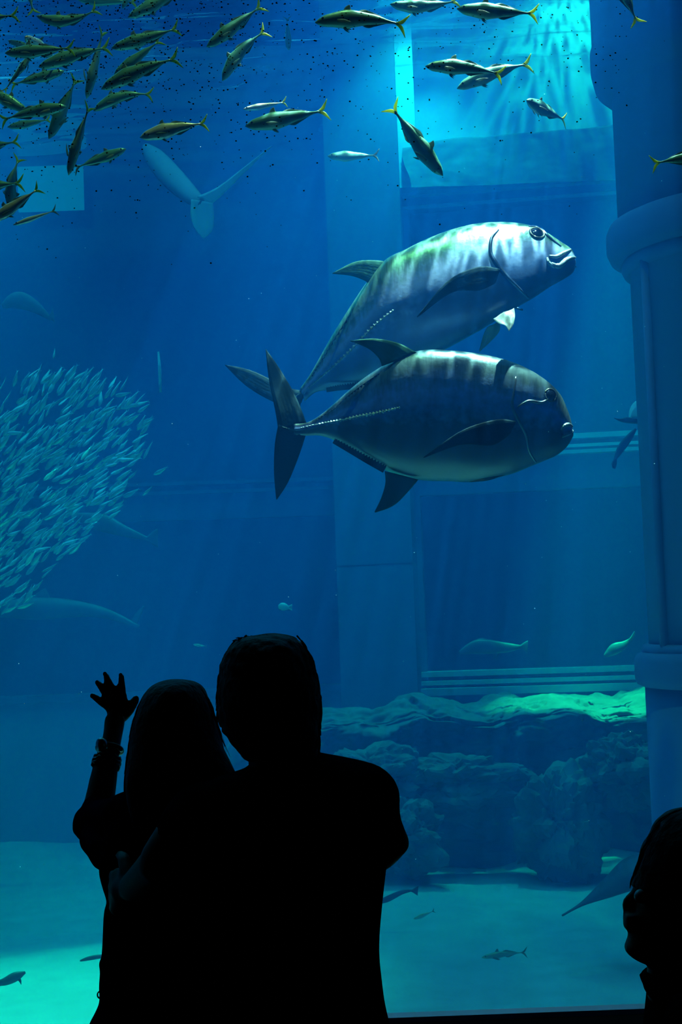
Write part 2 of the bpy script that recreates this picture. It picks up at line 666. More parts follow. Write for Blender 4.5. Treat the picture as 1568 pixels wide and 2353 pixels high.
o = col_part('shaft', [(0.475, 1.45), (0.475, 3.35), (0.515, 3.36), (0.515, 9.0)], M['column'])
o = col_part('base_drum', [(0.50, -0.6), (0.50, 1.385)], M['column'])
o = col_part('base_collar', ring_prof(0.40, 0.54, 1.375, 1.52), M['column'])
o = col_part('base_step', ring_prof(0.40, 0.505, 1.50, 1.555, 0.02), M['column'])
o = col_part('collar', ring_prof(0.40, 0.57, 3.20, 3.37, 0.05), M['column'])
o = col_part('collar_lip', ring_prof(0.40, 0.51, 3.14, 3.215, 0.03), M['column'])
o = col_part('capital', [(0.40, 3.90), (0.49, 3.90), (0.52, 3.93), (0.585, 3.99), (0.60, 4.06), (0.60, 4.14), (0.59, 4.17), (0.59, 9.0)], M['column'])
for k in range(4):
    a = math.radians(200 + k * 40)
    px_, py_ = CX + 0.487 * math.cos(a), CY + 0.487 * math.sin(a)
    v, f = tube([(px_, py_, 1.55), (px_, py_, 3.16)], 0.018, 10)
    mesh_obj('rib', v, f, M['column'], col)
    v, f = tube([(px_, py_, 3.36), (px_, py_, 3.92)], 0.018, 10)
    mesh_obj('rib', v, f, M['column'], col)

# ------------------------------------------------------------------ fish materials
def fish_mat(name, back, flank, belly, rough=0.3, metal=0.55, bars=0.0, bar_scale=22.0, sheen=None, line_h=0.12):
    """skin coloured by height, trevally tones with shade and sheen painted in; the mesh carries (t along, h = 1 back .. -1 belly) in the attribute fc"""
    m, nt, b = new_mat(name)
    at = nt.nodes.new('ShaderNodeAttribute')
    at.attribute_name = 'fc'
    sp = nt.nodes.new('ShaderNodeSeparateColor')
    nt.links.new(at.outputs['Color'], sp.inputs[0])
    tc = nt.nodes.new('ShaderNodeTexCoord')
    nz = nt.nodes.new('ShaderNodeTexNoise')
    nz.inputs['Scale'].default_value = 30.0
    nz.inputs['Detail'].default_value = 4.0
    nt.links.new(tc.outputs['Object'], nz.inputs['Vector'])
    ma = nt.nodes.new('ShaderNodeMath')
    ma.operation = 'MULTIPLY_ADD'
    ma.inputs[1].default_value = 0.28
    nt.links.new(nz.outputs['Fac'], ma.inputs[0])
    nt.links.new(sp.outputs['Green'], ma.inputs[2])
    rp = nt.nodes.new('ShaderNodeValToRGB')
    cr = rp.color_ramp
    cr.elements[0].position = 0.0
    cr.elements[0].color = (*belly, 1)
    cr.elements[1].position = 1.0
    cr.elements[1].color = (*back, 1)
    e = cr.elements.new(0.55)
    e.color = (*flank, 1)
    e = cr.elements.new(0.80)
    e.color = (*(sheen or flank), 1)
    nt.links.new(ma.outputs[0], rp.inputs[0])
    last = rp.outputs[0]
    if bars:
        cb = nt.nodes.new('ShaderNodeCombineXYZ')
        sx = nt.nodes.new('ShaderNodeMath')
        sx.operation = 'MULTIPLY'
        sx.inputs[1].default_value = bar_scale
        nt.links.new(sp.outputs['Red'], sx.inputs[0])
        nt.links.new(sx.outputs[0], cb.inputs[0])
        sy = nt.nodes.new('ShaderNodeMath')
        sy.operation = 'MULTIPLY'
        sy.inputs[1].default_value = 2.0
        nt.links.new(sp.outputs['Green'], sy.inputs[0])
        nt.links.new(sy.outputs[0], cb.inputs[1])
        n2 = nt.nodes.new('ShaderNodeTexNoise')
        n2.inputs['Scale'].default_value = 2.2
        n2.inputs['Detail'].default_value = 3.0
        nt.links.new(cb.outputs[0], n2.inputs['Vector'])
        mr = nt.nodes.new('ShaderNodeMapRange')
        mr.inputs['From Min'].default_value = 0.46
        mr.inputs['From Max'].default_value = 0.58
        nt.links.new(n2.outputs['Fac'], mr.inputs['Value'])
        hm = nt.nodes.new('ShaderNodeMapRange')
        hm.inputs['From Min'].default_value = 0.62
        hm.inputs['From Max'].default_value = 0.85
        hm.inputs['To Max'].default_value = bars
        nt.links.new(sp.outputs['Green'], hm.inputs['Value'])
        mm = nt.nodes.new('ShaderNodeMath')
        mm.operation = 'MULTIPLY'
        nt.links.new(mr.outputs[0], mm.inputs[0])
        nt.links.new(hm.outputs[0], mm.inputs[1])
        mx = nt.nodes.new('ShaderNodeMix')
        mx.data_type = 'RGBA'
        mx.inputs[7].default_value = (*(c * 0.35 for c in back), 1)
        nt.links.new(mm.outputs[0], mx.inputs[0])
        nt.links.new(last, mx.inputs[6])
        last = mx.outputs[2]
    nt.links.new(last, b.inputs['Base Color'])
    b.inputs['Metallic'].default_value = metal
    b.inputs['Roughness'].default_value = rough
    bp = nt.nodes.new('ShaderNodeBump')
    bp.inputs['Strength'].default_value = 0.12
    bp.inputs['Distance'].default_value = 0.004
    vo = nt.nodes.new('ShaderNodeTexNoise')
    vo.inputs['Scale'].default_value = 90.0
    nt.links.new(tc.outputs['Object'], vo.inputs['Vector'])
    nt.links.new(vo.outputs['Fac'], bp.inputs['Height'])
    nt.links.new(bp.outputs[0], b.inputs['Normal'])
    return m


M['trevally'] = fish_mat('trevally_skin', (0.18, 0.42, 0.25), (0.13, 0.26, 0.50), (0.06, 0.09, 0.10), 0.34, 0.75, 0.6, 34.0, sheen=(0.55, 0.74, 1.0))  # belly darkened for shade; blue mixes structural colour and reflected light
M['trevally_dark'] = fish_mat('dark_trevally_skin', (0.14, 0.24, 0.22), (0.10, 0.15, 0.20), (0.15, 0.20, 0.19), 0.34, 0.75, 0.45, 40.0, sheen=(0.32, 0.54, 0.95))  # darkened for shade on the flank; blue sheen stands for light on the back
M['jack'] = fish_mat('jack_skin', (0.08, 0.30, 0.17), (0.11, 0.34, 0.30), (0.30, 0.55, 0.48), 0.34, 0.25, sheen=(0.14, 0.42, 0.32))
M['jack_silver'] = fish_mat('silver_jack_skin', (0.60, 0.56, 0.34), (0.55, 0.65, 0.66), (0.60, 0.66, 0.66), 0.28, 0.35, sheen=(0.80, 0.76, 0.58))
M['sardine'] = fish_mat('sardine_skin', (0.34, 0.58, 0.52), (0.65, 0.85, 0.78), (0.70, 0.85, 0.80), 0.22, 0.35, sheen=(0.55, 0.78, 0.70))
M['fin_dark'] = simple_mat('fin_dark', (0.010, 0.036, 0.042), 0.7, 0, 0.2, 12, 0.15, 0.08)
M['fin_green'] = simple_mat('fin_green', (0.025, 0.12, 0.075), 0.7, 0, 0.2, 12, 0.15, 0.08)
M['fin_pale'] = simple_mat('fin_pale', (0.62, 0.72, 0.62), 0.4, 0, 0.2, 40, 0.2)
M['fin_yellow'] = simple_mat('fin_yellow', (0.62, 0.70, 0.02), 0.45, 0, 0.2, 60, 0.2)
M['fin_thin'] = simple_mat('fin_thin', (0.22, 0.34, 0.28), 0.5, 0, 0.3, 60, 0.2)
for k_ in ('fin_yellow', 'fin_thin', 'fin_pale'):
    # thin fins let light through
    nt_ = M[k_].node_tree
    b_ = nt_.nodes['Principled BSDF']
    tl_ = nt_.nodes.new('ShaderNodeBsdfTranslucent')
    tl_.inputs['Color'].default_value = {'fin_yellow': (0.62, 0.72, 0.02, 1), 'fin_thin': (0.22, 0.36, 0.30, 1), 'fin_pale': (0.6, 0.7, 0.6, 1)}[k_]
    mx_ = nt_.nodes.new('ShaderNodeMixShader')
    mx_.inputs[0].default_value = 0.5
    nt_.links.new(b_.outputs[0], mx_.inputs[1])
    nt_.links.new(tl_.outputs[0], mx_.inputs[2])
    nt_.links.new(mx_.outputs[0], next(n_ for n_ in nt_.nodes if n_.type == 'OUTPUT_MATERIAL').inputs['Surface'])
M['eye'] = simple_mat('eye_black', (0.004, 0.005, 0.006), 0.05, 0, 0, 1, 0, 0.8)
M['iris'] = simple_mat('eye_ring', (0.16, 0.18, 0.14), 0.25, 0.4)
M['lip'] = simple_mat('lip_skin', (0.24, 0.34, 0.34), 0.45, 0.6, 0.3, 60, 0.3)
M['far_skin'] = simple_mat('far_fish_skin', (0.10, 0.14, 0.15), 0.5, 0.1, 0.3, 5)
M['far_dark'] = simple_mat('far_dark_skin', (0.05, 0.07, 0.08), 0.5, 0.1, 0.3, 5)
M['pale_skin'] = simple_mat('pale_fish_skin', (0.62, 0.72, 0.66), 0.5, 0.0, 0.2, 5)


# ------------------------------------------------------------------ fin builder
def fin_mesh(lead, trail, n=14, m=7, thick=0.004, rays=9, ripple=0.0):
    """solid fin between two edges that run from root to tip; rays raised along it"""
    L = catmull([tuple(p) for p in lead], n)
    T = catmull([tuple(p) for p in trail], n)
    c0 = Vector(L[0])
    # fin plane normal
    nr = (Vector(L[n // 2]) - Vector(T[n // 2])).cross(Vector(L[-1]) + Vector(T[-1]) - Vector(L[0]) - Vector(T[0]))
    nr = nr.normalized() if nr.length > 1e-9 else FWD.copy()
    front, back = [], []
    for i in range(n):
        for j in range(m * 2 + 1):
            w = j / (m * 2)
            p = Vector(L[i]).lerp(Vector(T[i]), w)
            edge = min(1.0, min(w, 1 - w) * 6) * (1.0 - 0.75 * i / (n - 1))
            th = thick * (0.15 + 0.55 * edge + 0.3 * edge * (j % 2))
            off = nr * (ripple * math.sin(w * 9 + i * 0.3))
            front.append(p + nr * th + off)
            back.append(p - nr * th + off)
    k = m * 2 + 1
    verts = front + back
    N = len(front)
    faces = []
    for i in range(n - 1):
        for j in range(k - 1):
            a = i * k + j
            faces.append((a, a + 1, a + k + 1, a + k))
            faces.append((N + a, N + a + k, N + a + k + 1, N + a + 1))
    for i in range(n - 1):
        a = i * k
        faces.append((a, a + k, N + a + k, N + a))
        a = i * k + k - 1
        faces.append((a, N + a, N + a + k, a + k))
    for j in range(k - 1):
        faces.append((j, N + j, N + j + 1, j + 1))
        a = (n - 1) * k + j
        faces.append((a, a + 1, N + a + 1, N + a))
    return verts, faces


# ------------------------------------------------------------------ the two big trevally
HFWD = Vector((FWD.x, FWD.y, 0)).normalized()


def big_fish(name, label, stations, d0, dfun, wfun, skin, spec, roll=lambda t: 0.0):
    """stations: (top x, top y, bottom x, bottom y) pixel pairs from the snout to the tail root"""
    st = catmull(stations, 90)
    n = 40
    root = empty(name, P((stations[7][0] + stations[7][2]) / 2, (stations[7][1] + stations[7][3]) / 2, d0))
    tag(root, label, 'fish', 'big trevally swimming side by side')
    rings, attr = [], []
    for i, (tx, ty, bx, by) in enumerate(st):
        t = i / (len(st) - 1)
        d = d0 + dfun(t)
        top, bot = P(tx, ty, d), P(bx, by, d)
        c = (top + bot) / 2
        A = (top - bot) / 2
        w = A.length * wfun(t)
        ring = []
        for k in range(n):
            a = 2 * math.pi * k / n
            ca, sa = math.cos(a), math.sin(a)
            # widest a little above the middle, slight keel at the side
            prof = abs(sa) ** 0.92
            y = math.copysign(prof, sa) * w
            hh = ca
            keel = lerp_list([0, 0.45, 0.62, 0.95, 1], [0, 0, 0.10, 0.30, 0.3], t)
            y *= 1 + keel * math.exp(-((ca - 0.05) / 0.16) ** 2)
            ring.append(c + A * hh + HFWD * (y - roll(t) * A.length * hh))
            attr.append((t, (hh + 1) / 2, 0.5 + 0.5 * math.copysign(1, sa)))
        rings.append(ring)
    v, f = skin_rings(rings)
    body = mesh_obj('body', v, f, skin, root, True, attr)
    fix_normals(body)
    bvh = BVHTree.FromPolygons([tuple(x) for x in v], f)

    def hit(px, py):
        dr = (P(px, py, 1.0) - CAMPOS).normalized()
        r = bvh.ray_cast(CAMPOS, dr)
        if r[0] is None:
            r = bvh.find_nearest(P(px, py, d0))
        nrm = r[1]
        if nrm.dot(dr) > 0:
            nrm = -nrm
        return r[0], nrm

    def mirror(p, t=0.2):
        q = Vector(p)
        plane = P(784, 1176, d0 + dfun(t))
        s = (q - plane).dot(HFWD)
        return q - HFWD * 2 * s

    # eyes
    ex, ey, er = spec['eye']
    c, nrm = hit(ex, ey)
    r = er * d0 / F
    for side in (0, 1):
        cc_, nn = (c, nrm) if side == 0 else (mirror(c, 0.08), nrm - HFWD * 2 * nrm.dot(HFWD))
        rg = []
        for q in range(9):
            a = q / 8 * math.pi / 2
            u = nn.orthogonal().normalized()
            w_ = nn.cross(u)
            rr = r * math.cos(a) + 1e-5
            rg.append([cc_ - nn * r * 0.25 + nn * (math.sin(a) * r * 0.62) + (u * math.cos(2 * math.pi * k / 20) + w_ * math.sin(2 * math.pi * k / 20)) * rr for k in range(20)])
        v, f = skin_rings(rg)
        e = fix_normals(mesh_obj('eye', v, f, M['eye'], root))
        u = nn.orthogonal().normalized()
        w_ = nn.cross(u)
        path = [cc_ + (u * math.cos(2 * math.pi * k / 24) + w_ * math.sin(2 * math.pi * k / 24)) * r * 1.02 for k in range(25)]
        v, f = tube(path, r * 0.16, 6)
        mesh_obj('eye_ring', v, f, skin_plain, e)

    # gill cover edge, mouth, lips: raised cords on the skin
    def cord(pname, pts, rpx, mat, lift=0.3, both=True):
        pts2 = catmull(pts, 26)
        rr = rpx * d0 / F
        path = []
        for q in pts2:
            h_, n_ = hit(*q)
            path.append(h_ + n_ * rr * (lift - 0.5))
        rad = [rr * (0.35 + 0.65 * math.sin(math.pi * (0.06 + 0.88 * i / 25))) for i in range(26)]
        v, f = tube(path, rad, 8)
        mesh_obj(pname, v, f, mat, root)
        if both:
            v, f = tube([mirror(x, 0.12) for x in path], rad, 8)
            mesh_obj(pname, v, f, mat, root)

    for pname, pts, rpx, mt, lift in spec['cords']:
        cord(pname, pts, rpx, mt, lift)
    # scutes along the side line
    sc_pts = catmull(spec['scutes'], 34)
    parts = []
    for i in range(33):
        h0, n0 = hit(*sc_pts[i])
        h1, n1 = hit(*sc_pts[i + 1])
        tdir = (h1 - h0)
        up = n0.cross(tdir).normalized()
        w_ = spec['scute_px'] * d0 / F * (0.5 + 0.5 * math.sin(math.pi * min(1, (i + 3) / 30)))
        parts.append(([h0 - tdir * 0.2 + n0 * 0.001, h0 + tdir * 0.5 + up * w_ + n0 * 0.001, h1 + n1 * w_ * 0.8, h0 + tdir * 0.5 - up * w_ + n0 * 0.001, h0 + tdir * 0.5 + n0 * w_ * 0.9],
                      [(0, 1, 4), (1, 2, 4), (2, 3, 4), (3, 0, 4)]))
    v, f = merge(parts)
    o = mesh_obj('scute_row', v, f, M['lip'], root, smooth=False)
    # fins in the body plane or standing off it
    def lean(fname, x):
        k = min(st, key=lambda q: abs((q[0] + q[2]) / 2 - x))
        hl = math.hypot(k[0] - k[2], k[1] - k[3]) / 2 * d0 / F * roll(st.index(k) / 89)
        return -hl if 'dorsal' in fname else (hl if ('anal' in fname or 'pelvic' in fname) else 0.0)

    for fname, lead, trail, mt, kw in spec['fins']:
        def W3(q):
            return P(q[0], q[1], d0 + (q[2] if len(q) > 2 else 0.0) + lean(fname, lead[0][0]))
        v, f = fin_mesh([W3(q) for q in lead], [W3(q) for q in trail], **kw)
        mesh_obj(fname, v, f, mt, root)
        if fname == 'pectoral_fin':
            v2 = [mirror(x, 0.3) for x in v]
            mesh_obj(fname, v2, [tuple(reversed(q)) for q in f], mt, root)
    # serrated low fins
    for fname, base, hpx, mt in spec['ridges']:
        bpts = catmull([(q[0], q[1], lean(fname, q[0])) for q in base], 40)
        verts, faces = [], []
        for i, q in enumerate(bpts):
            a = bpts[max(i - 1, 0)]
            b = bpts[min(i + 1, 39)]
            tx, ty = b[0] - a[0], b[1] - a[1]
            l_ = math.hypot(tx, ty) or 1
            nx_, ny_ = -ty / l_, tx / l_
            s = hpx * (1 - 0.55 * i / 39) * (0.55 + 0.45 * ((i % 2)))
            b0 = P(q[0] - nx_ * abs(hpx) * 0.5, q[1] - ny_ * abs(hpx) * 0.5, d0 + q[2])
            b1 = P(q[0] + nx_ * s, q[1] + ny_ * s, d0 + q[2])
            th = HFWD * 0.004
            verts += [b0 - th, b0 + th, b1 - th * 0.3, b1 + th * 0.3]
            if i:
                k0, k1 = (i - 1) * 4, i * 4
                faces += [(k0, k1, k1 + 2, k0 + 2), (k0 + 1, k0 + 3, k1 + 3, k1 + 1), (k0 + 2, k1 + 2, k1 + 3, k0 + 3)]
        mesh_obj(fname, verts, faces, mt, root, smooth=False)
    return root


skin_plain = M['iris']
up_st = [(1319, 583, 1323, 610), (1312, 569, 1316, 628), (1288, 552, 1296, 643), (1256, 530, 1265, 661), (1215, 512, 1222, 690), (1160, 505, 1168, 722),
         (1100, 509, 1112, 757), (1040, 525, 1055, 788), (980, 550, 995, 818), (930, 577, 938, 845), (885, 602, 892, 864), (843, 652, 856, 880),
         (802, 712, 818, 888), (762, 775, 780, 892), (733, 826, 748, 896), (712, 862, 724, 902), (690, 893, 700, 922)]
lips_u = [('lip', [(1262, 588), (1278, 590), (1295, 582), (1312, 574)], 5, M['lip'], 0.6),
          ('lip', [(1268, 606), (1285, 612), (1302, 598), (1321, 592)], 7, M['lip'], 0.6),
          ('jaw_plate', [(1258, 592), (1262, 604), (1274, 612), (1284, 606)], 5, M['lip'], 0.5),
          ('gill_cover', [(1146, 528), (1130, 548), (1128, 580), (1140, 604), (1165, 635), (1190, 660), (1216, 686)], 5, M['trevally'], 0.55),
          ('brow', [(1215, 520), (1240, 524), (1262, 545), (1290, 566)], 4, M['trevally'], 0.5)]
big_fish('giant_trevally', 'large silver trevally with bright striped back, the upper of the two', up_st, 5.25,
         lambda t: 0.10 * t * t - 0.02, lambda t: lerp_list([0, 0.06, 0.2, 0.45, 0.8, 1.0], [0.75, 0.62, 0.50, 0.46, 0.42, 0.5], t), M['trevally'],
         dict(eye=(1235, 535, 16.5), cords=lips_u, scutes=[(905, 712), (860, 748), (815, 795), (770, 838), (735, 868), (708, 893)], scute_px=5,
              fins=[('dorsal_fin', [(892, 602), (860, 598), (815, 602), (764, 628)], [(848, 655), (838, 645), (808, 634), (764, 629)], M['fin_green'], dict(thick=0.006)),
                    ('tail_fin', [(702, 898, 0.07), (660, 890, 0.09), (580, 852, 0.12), (517, 838, 0.16)], [(690, 930, 0.07), (640, 928, 0.09), (570, 890, 0.12), (518, 840, 0.16)], M['fin_dark'], dict(thick=0.008)),
                    ('tail_fin', [(694, 900, 0.07), (690, 950, 0.10), (694, 1010, 0.12), (676, 1075, 0.15)], [(672, 915, 0.07), (662, 950, 0.10), (665, 1020, 0.12), (674, 1076, 0.15)], M['fin_dark'], dict(thick=0.008)),
                    ('pectoral_fin', [(1150, 618, -0.235), (1100, 613, -0.27), (1030, 645, -0.29), (958, 728, -0.28)], [(1138, 652, -0.235), (1100, 668, -0.27), (1040, 672, -0.29), (960, 729, -0.28)], M['fin_dark'], dict(thick=0.006)),
                    ('pelvic_fin', [(1182, 708, -0.10), (1184, 725, -0.12), (1180, 745, -0.14), (1171, 762, -0.15)], [(1134, 732, -0.10), (1146, 744, -0.12), (1160, 748, -0.14), (1168, 757, -0.15)], M['fin_pale'], dict(thick=0.004, ripple=0.003)),
                    ('pelvic_fin', [(1150, 738, 0.10), (1148, 762, 0.12), (1128, 785, 0.14), (1103, 808, 0.15)], [(1120, 752, 0.10), (1112, 768, 0.12), (1106, 788, 0.14), (1102, 806, 0.15)], M['fin_thin'], dict(thick=0.004, ripple=0.002))],
              ridges=[('second_dorsal_fin', [(846, 652), (802, 714), (762, 777), (733, 828), (712, 862)], -14, M['fin_dark']),
                      ('low_dorsal_fin', [(985, 549), (950, 566), (915, 584), (890, 600)], -5, M['fin_dark']),
                      ('anal_fin', [(850, 880), (818, 887), (780, 891), (750, 895)], 12, M['fin_dark'])]), roll=lambda t: lerp_list([0, 0.3, 0.65, 1.0], [-0.22, -0.22, 0.14, 0.14], t))

lo_st = [(1316, 984, 1318, 1002), (1311, 964, 1304, 1026), (1302, 940, 1280, 1046), (1285, 907, 1252, 1058), (1255, 878, 1220, 1071), (1210, 850, 1180, 1087),
         (1155, 829, 1130, 1099), (1095, 816, 1080, 1106), (1030, 809, 1030, 1104), (975, 808, 985, 1103), (925, 820, 935, 1096), (880, 843, 888, 1080),
         (838, 870, 842, 1055), (800, 900, 805, 1033), (766, 930, 770, 1012), (735, 955, 738, 1001), (706, 971, 706, 1001), (676, 974, 676, 1002)]
cords_l = [('lip', [(1290, 988), (1298, 978), (1308, 976), (1315, 980)], 5, M['lip'], 0.6),
           ('lip', [(1292, 1004), (1302, 998), (1312, 994), (1317, 990)], 5, M['lip'], 0.6),
           ('gill_cover', [(1186, 866), (1182, 900), (1178, 935), (1192, 965), (1210, 1000), (1216, 1035), (1232, 1062)], 4, M['trevally_dark'], 0.55),
           ('brow', [(1190, 935), (1215, 922), (1245, 925), (1262, 915)], 4, M['trevally_dark'], 0.5)]
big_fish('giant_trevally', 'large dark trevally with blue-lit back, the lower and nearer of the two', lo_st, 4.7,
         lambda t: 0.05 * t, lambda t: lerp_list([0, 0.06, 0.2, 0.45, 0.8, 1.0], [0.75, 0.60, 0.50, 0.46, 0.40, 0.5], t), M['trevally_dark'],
         dict(eye=(1266, 908, 14), cords=cords_l, scutes=[(920, 936), (880, 946), (830, 956), (780, 966), (735, 974), (690, 984)], scute_px=5,
              fins=[('dorsal_fin', [(958, 810), (915, 788), (860, 778), (805, 783)], [(878, 842), (870, 822), (845, 800), (806, 785)], M['fin_green'], dict(thick=0.006)),
                    ('anal_fin', [(962, 1102), (940, 1128), (905, 1162), (863, 1178)], [(884, 1082), (886, 1110), (876, 1145), (861, 1176)], M['fin_green'], dict(thick=0.006)),
                    ('tail_fin', [(706, 976, 0.05), (682, 915, 0.06), (645, 850, 0.10), (612, 803, 0.14)], [(640, 990, 0.05), (634, 950, 0.06), (618, 870, 0.10), (611, 804, 0.14)], M['fin_dark'], dict(thick=0.008)),
                    ('tail_fin', [(704, 996, 0.05), (690, 1040, 0.06), (664, 1105, 0.09), (637, 1148, 0.12)], [(640, 975, 0.05), (632, 1020, 0.06), (630, 1085, 0.09), (635, 1147, 0.12)], M['fin_dark'], dict(thick=0.008)),
                    ('pectoral_fin', [(1186, 968, -0.215), (1140, 964, -0.25), (1060, 990, -0.27), (973, 1051, -0.26)], [(1170, 1000, -0.215), (1130, 1024, -0.25), (1060, 1022, -0.27), (975, 1052, -0.26)], M['fin_dark'], dict(thick=0.006)),
                    ('pelvic_fin', [(1160, 1092, -0.06), (1130, 1102, -0.07), (1110, 1106, -0.08), (1080, 1108, -0.08)], [(1140, 1094, -0.06), (1115, 1098, -0.07), (1100, 1101, -0.08), (1080, 1107, -0.08)], M['fin_thin'], dict(thick=0.003))],
              ridges=[('second_dorsal_fin', [(868, 852), (830, 878), (795, 905), (762, 935), (728, 958)], -14, M['fin_dark']),
                      ('second_anal_fin', [(884, 1080), (845, 1058), (805, 1034), (768, 1012)], 14, M['fin_dark'])]), roll=lambda t: 0.14)

# ------------------------------------------------------------------ yellow-tailed jacks
def spindle(n_st, n_ring, top, bot, width, bend, twist=0.0):
    """fish body along +X from snout (0) to tail root (0.9); returns verts, faces, attr and the curve function"""
    def centre(t):
        # bend in the up plane (z) and sideways (y)
        return Vector((t, bend[1] * (t - 0.45) ** 2, bend[0] * ((t - 0.45) ** 2 - 0.06)))
    rings, attr = [], []
    for i in range(n_st):
        t = 0.9 * i / (n_st - 1)
        u = t / 0.9
        tp, bt, w = top(u), bot(u), width(u)
        c = centre(t)
        ring = []
        for k in range(n_ring):
            a = 2 * math.pi * k / n_ring
            z = math.cos(a)
            ring.append(c + Vector((0, w * math.sin(a), (tp if z > 0 else bt) * z)))
            attr.append((u, (z + 1) / 2, 0.5))
        rings.append(ring)
    v, f = skin_rings(rings)
    return v, f, attr, centre


def jack_top(u):
    return lerp_list([0, 0.03, 0.12, 0.38, 0.7, 0.92, 1], [0.004, 0.026, 0.062, 0.098, 0.058, 0.014, 0.013], u)


def jack_bot(u):
    return lerp_list([0, 0.03, 0.12, 0.38, 0.7, 0.92, 1], [0.004, 0.030, 0.070, 0.108, 0.060, 0.014, 0.013], u)


def jack_wid(u):
    return lerp_list([0, 0.03, 0.12, 0.35, 0.7, 0.92, 1], [0.003, 0.020, 0.050, 0.066, 0.038, 0.013, 0.008], u)


def transform(vs_, mtx):
    return [mtx @ Vector(p) for p in vs_]


